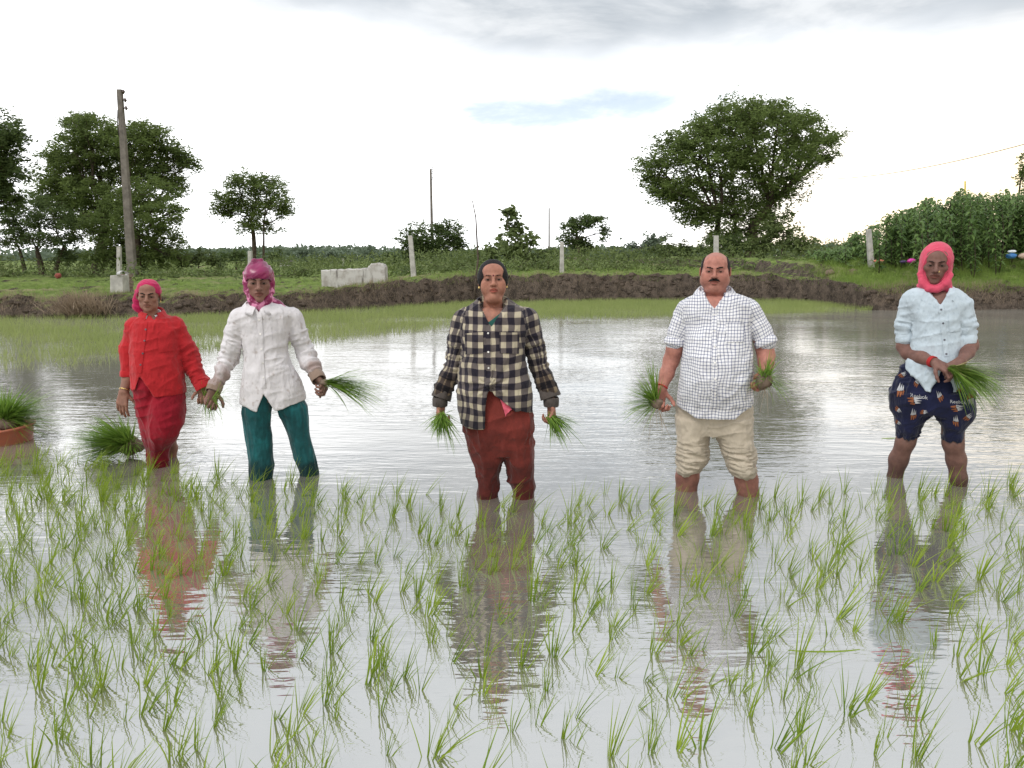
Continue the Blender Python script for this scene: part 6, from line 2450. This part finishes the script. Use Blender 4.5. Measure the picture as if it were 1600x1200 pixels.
bunch('seedling_bunch', 'tufted bunch with muddy root ball in the moustached man\'s hand on the right', P4.Jw(1194, 596, -0.17),
      [(100, (0.15, -0.3, 1), 0.42, 0.13, 0.0062, 0.3, 0.2), (34, (1, -0.1, 0.1), 0.3, 0.16, 0.005, 0.5, 0.1), (22, (-1, -0.1, 0.1), 0.3, 0.11, 0.005, 0.3, 0.1), (14, (0.15, -0.2, 1), 0.12, 0.20, 0.005, 0, 0.1)],
      mud=(0.042, 0.036, 0.050), seed=8, roots=(18, 0.14, (0.0, 0, -1)))
b5 = P5.Jw(1486, 575, -0.23)
bunch('seedling_bunch', 'large fanned bunch of bright green seedlings held by the person in pink headscarf', b5,
      [(240, (1, -0.15, -0.32), 0.21, 0.27, 0.0065, 0.28, 0.10), (80, (1, -0.2, 0.0), 0.14, 0.26, 0.006, 0.12, 0.05), (90, (0.8, -0.3, -0.75), 0.18, 0.25, 0.006, 0.15, 0.1)], seed=9)
e = bunch('seedling_bunch', 'pale stalk ends of the big bunch, gripped in the hands of the person in pink', b5, [(80, (1, -0.15, -0.10), 0.16, 0.11, 0.006, 0.05, 0.0)], mat=YEL, seed=10)

# big bundle on the water beside the red trousers
Yb = dist_at(714)
c0 = at(188, 716, Yb)
bunch('seedling_bundle', 'large bundle of dark green seedlings on the water beside the red trousers', c0 + [0.08, 0, 0.09],
      [(520, (-1, -0.3, 0.12), 0.24, 0.37, 0.0085, 0.10, 0.05), (340, (-0.8, -0.5, 0.55), 0.30, 0.31, 0.0085, 0.12, 0.1), (220, (-0.3, -0.6, 0.9), 0.40, 0.26, 0.008, 0.2, 0.1), (120, (0.2, -0.7, 0.5), 0.4, 0.18, 0.008, 0.5, 0.2)],
      mud=(0.09, 0.07, 0.07), seed=11, roots=(120, 0.13, (0.3, -0.5, -0.6)), group='seedling bundles on the water')
# tub with seedlings at the left edge
Yt = dist_at(694)
t0 = at(-12, 694, Yt)
TUB = Mat('terracotta_plastic', 0.45, 0.4)
TUB.base(TUB.mix(TUB.ramp(TUB.noise(TUB.coord(), 14, 5, 0.65), 0.4, 0.7), (0.42, 0.125, 0.065), (0.34, 0.13, 0.085)))
TUB = TUB.m
prof = [(0.0, 0.0), (0.195, 0.0), (0.21, 0.02), (0.232, 0.130), (0.245, 0.134), (0.247, 0.146), (0.236, 0.150), (0.226, 0.144), (0.203, 0.03), (0.0, 0.025)]
n = 40
ang = np.arange(n) * 2 * math.pi / n
V = np.array([[r * math.cos(a), r * math.sin(a), z] for a in ang for (r, z) in prof])
m_ = len(prof)
F = np.array([[i * m_ + j, ((i + 1) % n) * m_ + j, ((i + 1) % n) * m_ + j + 1, i * m_ + j + 1] for i in range(n) for j in range(m_ - 1)])
o = add('plastic_tub', new_mesh('plastic_tub', V, F), TUB, None, (t0[0], t0[1] + 0.10, -0.03))
o.rotation_euler = (0.02, -0.06, 0)
tag(o, 'round terracotta plastic tub floating on the water at the left edge', 'tub')
tb = t0 + [0.02, 0.12, 0.14]
bunch('seedling_bundle', 'bright green seedlings heaped in the terracotta tub', tb,
      [(420, (0.9, 0.0, 0.45), 0.30, 0.38, 0.0085, 0.18, 0.10), (260, (0.3, -0.2, 1), 0.38, 0.27, 0.0085, 0.15, 0.1), (200, (-0.6, -0.2, 0.6), 0.4, 0.32, 0.0085, 0.3, 0.1)],
      mud=(0.13, 0.12, 0.05), seed=12, group='seedling bundles on the water')

# ------------------------------------------------------------------ poles, posts and the things on the bank
CONC = plain('weathered_concrete', (0.42, 0.40, 0.37), 0.9, 0.2, 0.22, 5, 0.4, 30)
POLE = plain('old_grey_pole', (0.175, 0.155, 0.135), 0.9, 0.2, 0.25, 4, 0.4, 30)
WHITEWASH = Mat('stained_whitewash', 0.9, 0.2)
n1 = WHITEWASH.noise(WHITEWASH.coord(), 3.5, 6, 0.65)
n2 = WHITEWASH.noise(WHITEWASH.mapping(WHITEWASH.coord(), (6, 6, 1.2)), 1.0, 4, 0.6)
cc = WHITEWASH.mix(WHITEWASH.ramp(n1, 0.42, 0.66), (0.50, 0.48, 0.455), (0.33, 0.30, 0.27))
WHITEWASH.base(WHITEWASH.mix(WHITEWASH.ramp(n2, 0.56, 0.72), cc, (0.18, 0.165, 0.15)))
WHITEWASH.bump(n1, 0.3, 0.02)
WHITEWASH = WHITEWASH.m
IRON = plain('rusty_iron', (0.06, 0.05, 0.045), 0.7, 0.4)
PORC = plain('brown_porcelain', (0.10, 0.07, 0.06), 0.25, 0.5)


def box_prism(lo_c, hi_c, w0, d0, w1, d1, bev=0.15):
    """tapered square post between two points with chamfered corners"""
    V, F = [], []
    for (c, w, d) in ((lo_c, w0, d0), (hi_c, w1, d1)):
        for (x, y) in ((-1 + bev, -1), (1 - bev, -1), (1, -1 + bev), (1, 1 - bev), (1 - bev, 1), (-1 + bev, 1), (-1, 1 - bev), (-1, -1 + bev)):
            V.append(np.asarray(c) + [x * w / 2, y * d / 2, 0])
    for i in range(8):
        j = (i + 1) % 8
        F.append([i, j, 8 + j, 8 + i])
    F.append(list(range(8))[::-1])
    F.append(list(range(8, 16)))
    return np.array(V), F


def post(px_top, py_top, px_bot, Y, w, label, mat=CONC, name='fence_post', group='concrete fence posts', d=None, taper=0.8):
    b = gz(px_bot, Y)
    t = at(px_top, py_top, Y)
    V, F = box_prism(b - [0, 0, 0.2], t, w, d or w, w * taper, (d or w) * taper)
    o = add(name, new_mesh(name, V - b, F, False), mat, None, tuple(b))
    tag(o, label, 'post', group)
    return o


post(186, 385, 186, 27.5, 0.16, 'pale fence post rising behind the cloth-draped concrete stump')
post(391, 392, 391, 26, 0.16, 'fence post directly above the shiny magenta headscarf')
post(641, 368, 647, 24.6, 0.17, 'pale fence post right of the white wall')
post(878, 378, 878, 25.0, 0.15, 'fence post just left of the small overhanging tree')
post(1119, 368, 1119, 26.0, 0.18, 'fence post directly above the bald man\'s head')
post(1357, 358, 1363, 22.8, 0.16, 'tall pale fence post on the right bund before the thicket')
post(536, 404, 536, 46, 0.14, 'thin far post left of the white wall', d=0.14)

# leaning utility pole with insulators
b = gz(207, 31)
t = at(187, 140, 31)
root = empty('utility_pole', tuple(b))
tag(root, 'tall leaning grey utility pole at the left with three insulators', 'utility pole')
V, F = box_prism(b - [0, 0, 0.3], t, 0.34, 0.26, 0.19, 0.16)
add('pole', new_mesh('pole', V - b, F, False), POLE, root)
for (ix, iy) in ((193, 143.5), (195.5, 156.5), (197, 169)):
    q = at(ix, iy, 31)
    a = at(ix - 5.5, iy + 0.5, 31)
    v, f = tube(np.array([a, q]), [0.015, 0.015], 6)
    arm = add('bracket', new_mesh('bracket', v - b, f), IRON, root)
    pr = [(0.0, -0.09), (0.035, -0.08), (0.03, -0.03), (0.07, -0.02), (0.075, 0.02), (0.04, 0.03), (0.05, 0.06), (0.0, 0.09)]
    v = np.array([[r * math.cos(k * math.pi / 5), r * math.sin(k * math.pi / 5), z] for k in range(10) for (r, z) in pr]) + q
    f = np.array([[k * 8 + j, ((k + 1) % 10) * 8 + j, ((k + 1) % 10) * 8 + j + 1, k * 8 + j + 1] for k in range(10) for j in range(7)])
    add('insulator', new_mesh('insulator', v - b, f), PORC, arm)
v, f = tube(np.array([at(184, 172, 30.8), at(183.5, 190, 30.8), at(186, 214, 30.8)]), [0.02, 0.02, 0.02], 5)
add('cable', new_mesh('cable', v - b, f), IRON, root)

# far pole with pale concrete sleeve
b = gz(676, 47)
root = empty('utility_pole', tuple(b))
tag(root, 'thin far utility pole with pale base rising from the dark rounded tree', 'utility pole')
V, F = box_prism(b - [0, 0, 0.2], at(673, 264, 47), 0.20, 0.18, 0.12, 0.11)
add('pole', new_mesh('pole', V - b, F, False), POLE, root)
V, F = box_prism(b - [0, 0, 0.2], at(676.5, 385, 47), 0.30, 0.30, 0.26, 0.26)
add('base_sleeve', new_mesh('base_sleeve', V - b, F, False), CONC, root)
for iy in (265, 271, 280):
    q = at(676.5, iy, 47)
    v, f = tube(np.array([at(672, iy + 1, 47), q, q + [0, 0, 0.16]]), [0.022, 0.022, 0.045], 5)
    add('bracket', new_mesh('bracket', v - b, f), IRON, root)

b = gz(858, 52)
V, F = box_prism(b, at(858, 325, 52), 0.12, 0.12, 0.09, 0.09)
o = add('thin_pole', new_mesh('thin_pole', V - b, F, False), POLE, None, tuple(b))
tag(o, 'thin bare far pole standing left of the small overhanging tree', 'pole')

# crooked stick by the woman
Y = 22.9
pts = np.array([at(740, 470, 22.4), at(743, 440, 22.5), at(747, 405, Y), at(745, 370, Y), at(743.5, 340, Y), at(738, 313, Y)])
v, f = tube(pts, [0.035, 0.033, 0.030, 0.026, 0.020, 0.014], 6)
o = add('crooked_stick', new_mesh('crooked_stick', v - pts[0], f), BARK, None, tuple(pts[0]))
tag(o, 'tall crooked wooden stick standing in the bank behind the plaid-shirt woman', 'stick')
# yellow stick in the thicket
b = gz(1508, 26)
v, f = tube(np.array([b, at(1508, 283, 26)]), [0.03, 0.025], 6)
o = add('yellow_stick', new_mesh('yellow_stick', v - b, f), plain('yellow_bamboo', (0.52, 0.42, 0.06), 0.6), None, tuple(b))
tag(o, 'upright yellow stick poking out of the right thicket', 'stick')

# low whitewashed wall with a taller rounded end
Y = 20.9


def slab(px0, px1, pyt0, pyt1, pyb, Y, th, mat, name, parent, base, round_top=0):
    """upright slab whose top runs from pyt0 to pyt1 (optionally arched); every edge slightly worn"""
    nx = 16
    X0, X1 = at(px0, pyb, Y), at(px1, pyb, Y)
    V = []
    for i in range(nx + 1):
        s = i / nx
        zt = at(px0, pyt0 + (pyt1 - pyt0) * s, Y)[2]
        if round_top:
            e = min(s, 1 - s) * nx / round_top
            zt -= 0.10 * max(0, 1 - min(e, 1)) ** 2
        zt += 0.012 * math.sin(i * 2.3) + 0.006 * math.sin(i * 5.1)
        x = X0[0] + (X1[0] - X0[0]) * s
        for (yy, zz) in ((0, X0[2] - 0.25), (0, zt - 0.03), (0.03, zt), (th - 0.03, zt), (th, zt - 0.03), (th, X0[2] - 0.25)):
            V.append([x, Y + yy, zz])
    F = [[i * 6 + j, (i + 1) * 6 + j, (i + 1) * 6 + j + 1, i * 6 + j + 1] for i in range(nx) for j in range(5)]
    F += [[0, 1, 2, 3, 4, 5], [nx * 6 + k for k in range(6)][::-1]]
    return add(name, new_mesh(name, np.array(V) - base, F, False), mat, parent)


b = gz(552, Y)
root = empty('low_wall', tuple(b))
tag(root, 'low stained whitewashed wall with a taller end block on the bank', 'wall', kind='thing')
slab(503, 577, 422, 419, 456, Y, 0.35, WHITEWASH, 'wall_slab', root, b)
slab(575.5, 602, 412, 411, 456, Y - 0.06, 0.50, WHITEWASH, 'end_block', root, b, 5)

# cloth-draped concrete stump beside the pole
Y = 19.0
b = gz(187, Y)
root = empty('concrete_stump', tuple(b))
tag(root, 'square concrete stump draped with a pale cloth beside the leaning pole', 'stump')
V, F = box_prism(at(187, 462, Y) - [0, 0, 0.1], at(187, 430, Y), 0.34, 0.34, 0.32, 0.32, 0.05)
add('block', new_mesh('block', V - b, F, False), CONC, root)
f_ = Field(at(175, 460, Y - 0.5), at(209, 418, Y + 0.5), 0.012)
top = at(189, 428, Y)
f_.ell(top + [0.02, 0, 0.0], (0.23, 0.22, 0.075))
f_.chain([top + [-0.18, -0.12, 0], top + [-0.22, -0.16, -0.18]], [0.05, 0.03], 0.05)
f_.chain([top + [0.16, -0.16, 0.02], top + [0.20, -0.18, -0.14]], [0.06, 0.04], 0.05)
v, f = f_.mesh()
v = v + vnormals(v, f) * (0.03 * (fbm(v * 14, 3) - 0.5))[:, None]
add('draped_cloth', new_mesh('draped_cloth', v - b, f, col=np.ones((len(v), 3))), cloth_material('pale_sacking', (0.46, 0.45, 0.44)), root)
o = tag(empty('brick_pier', tuple(gz(200, 19.4))), 'short stack of weathered bricks behind the draped stump', 'brick stack')
BRICK = plain('weathered_brick', (0.20, 0.15, 0.12), 0.9, 0.2, 0.3, 10, 0.4, 40)
bb = gz(200, 19.4)
V, F = box_prism((0, 0, 0), (0, 0, 0.075), 0.24, 0.20, 0.235, 0.195, 0.06)
bm_ = new_mesh('brick', V, F, False)
for k in range(7):
    q = add('brick', bm_, BRICK, o, (0.02 * math.sin(k * 2.2), 0.01 * math.cos(k * 3), k * 0.083 - 0.02))
    q.rotation_euler = (0, 0, 0.12 * math.sin(k * 1.7))


# bags and cloths left on the bund and the bank
def bag(name, px, py, Y, r, mat, label, seed, knot=False):
    q = at(px, py, Y)
    q[2] = max(q[2], float(land(q[0], q[1])) + r[2] * 0.5)
    f_ = Field(q - np.array(r) * 1.8 - 0.05, q + np.array(r) * 1.8 + 0.05, max(r) / 16)
    f_.ell(q, r)
    f_.ell(q + [r[0] * 0.5, -0.02, r[2] * 0.2], np.array(r) * 0.6, 0.04)
    f_.ell(q + [-r[0] * 0.5, 0.0, -r[2] * 0.1], np.array(r) * 0.65, 0.04)
    if knot:
        f_.chain([q + [0, 0, r[2] * 0.8], q + [0.02, 0, r[2] * 1.35]], [r[0] * 0.25, r[0] * 0.15], 0.03)
    v, f = f_.mesh()
    v = v + vnormals(v, f) * (min(r) * 0.35 * (fbm(v * (1.6 / min(r)) + seed, 3) - 0.5))[:, None]
    o = add(name, new_mesh(name, v - q, f, col=np.ones((len(v), 3))), mat, None, tuple(q))
    tag(o, label, name.split('_')[-1])


PLAST = lambda n, c: cloth_material(n, c, 0.35, spec=0.5)
bag('folded_cloth', 1373, 408, 22.6, (0.136, 0.080, 0.044), cloth_material('salmon_cloth', (0.60, 0.20, 0.13)), 'folded salmon and white cloth on the bund right of the white post', 1)
bag('plastic_bag', 1424, 407.5, 22.6, (0.104, 0.080, 0.068), PLAST('magenta_plastic', (0.62, 0.03, 0.33)), 'crumpled magenta bag on the bund left of the pink headscarf', 2)
bag('dark_bag', 1411, 409, 22.7, (0.080, 0.064, 0.040), PLAST('dark_violet_plastic', (0.04, 0.02, 0.09)), 'small dark violet bag lying beside the magenta bag', 3)
bag('blue_bag', 1580, 400, 22.4, (0.136, 0.096, 0.080), PLAST('blue_plastic', (0.03, 0.16, 0.42)), 'blue plastic bag on the bund near the right edge', 4)
bag('white_sack', 1581, 393, 22.4, (0.104, 0.072, 0.040), PLAST('white_plastic', (0.70, 0.72, 0.74)), 'crumpled white plastic sheet on top of the blue bag', 5)
bag('tan_sack', 1602, 400, 22.4, (0.176, 0.112, 0.096), PLAST('tan_sacking', (0.50, 0.36, 0.28)), 'tan and white sack at the right edge of the bund', 6)
bag('red_bundle', 91, 431, 28, (0.11, 0.10, 0.11), cloth_material('brick_red_cloth', (0.24, 0.06, 0.045)), 'small brick-red bundle under the left trees', 7)

# small far shed
Y = 62
b = gz(447, Y)
root = empty('small_shed', tuple(b))
tag(root, 'tiny far shed with dark roof behind the magenta headscarf', 'shed')
V, F = box_prism(b, at(447, 409, Y), 0.85, 0.8, 0.85, 0.8, 0.01)
add('wall', new_mesh('wall', V - b, F, False), CONC, root)
t = at(447, 409, Y)
V, F = box_prism(t, t + [0, 0, 0.14], 1.15, 1.1, 0.8, 0.8, 0.01)
add('roof', new_mesh('roof', V - b, F, False), IRON, root)

# power line crossing at the right
a, c = at(1290, 280, 60), at(1700, 197, 34)
tt = np.linspace(0, 1, 24)[:, None]
pts = a + (c - a) * tt - np.array([0, 0, 1]) * (0.5 * 4 * tt * (1 - tt))
v, f = tube(pts, np.full(24, 0.020), 5)
o = add('power_line', new_mesh('power_line', v - a, f), IRON, None, tuple(a))
tag(o, 'single power line sagging across the sky at the right', 'power line')
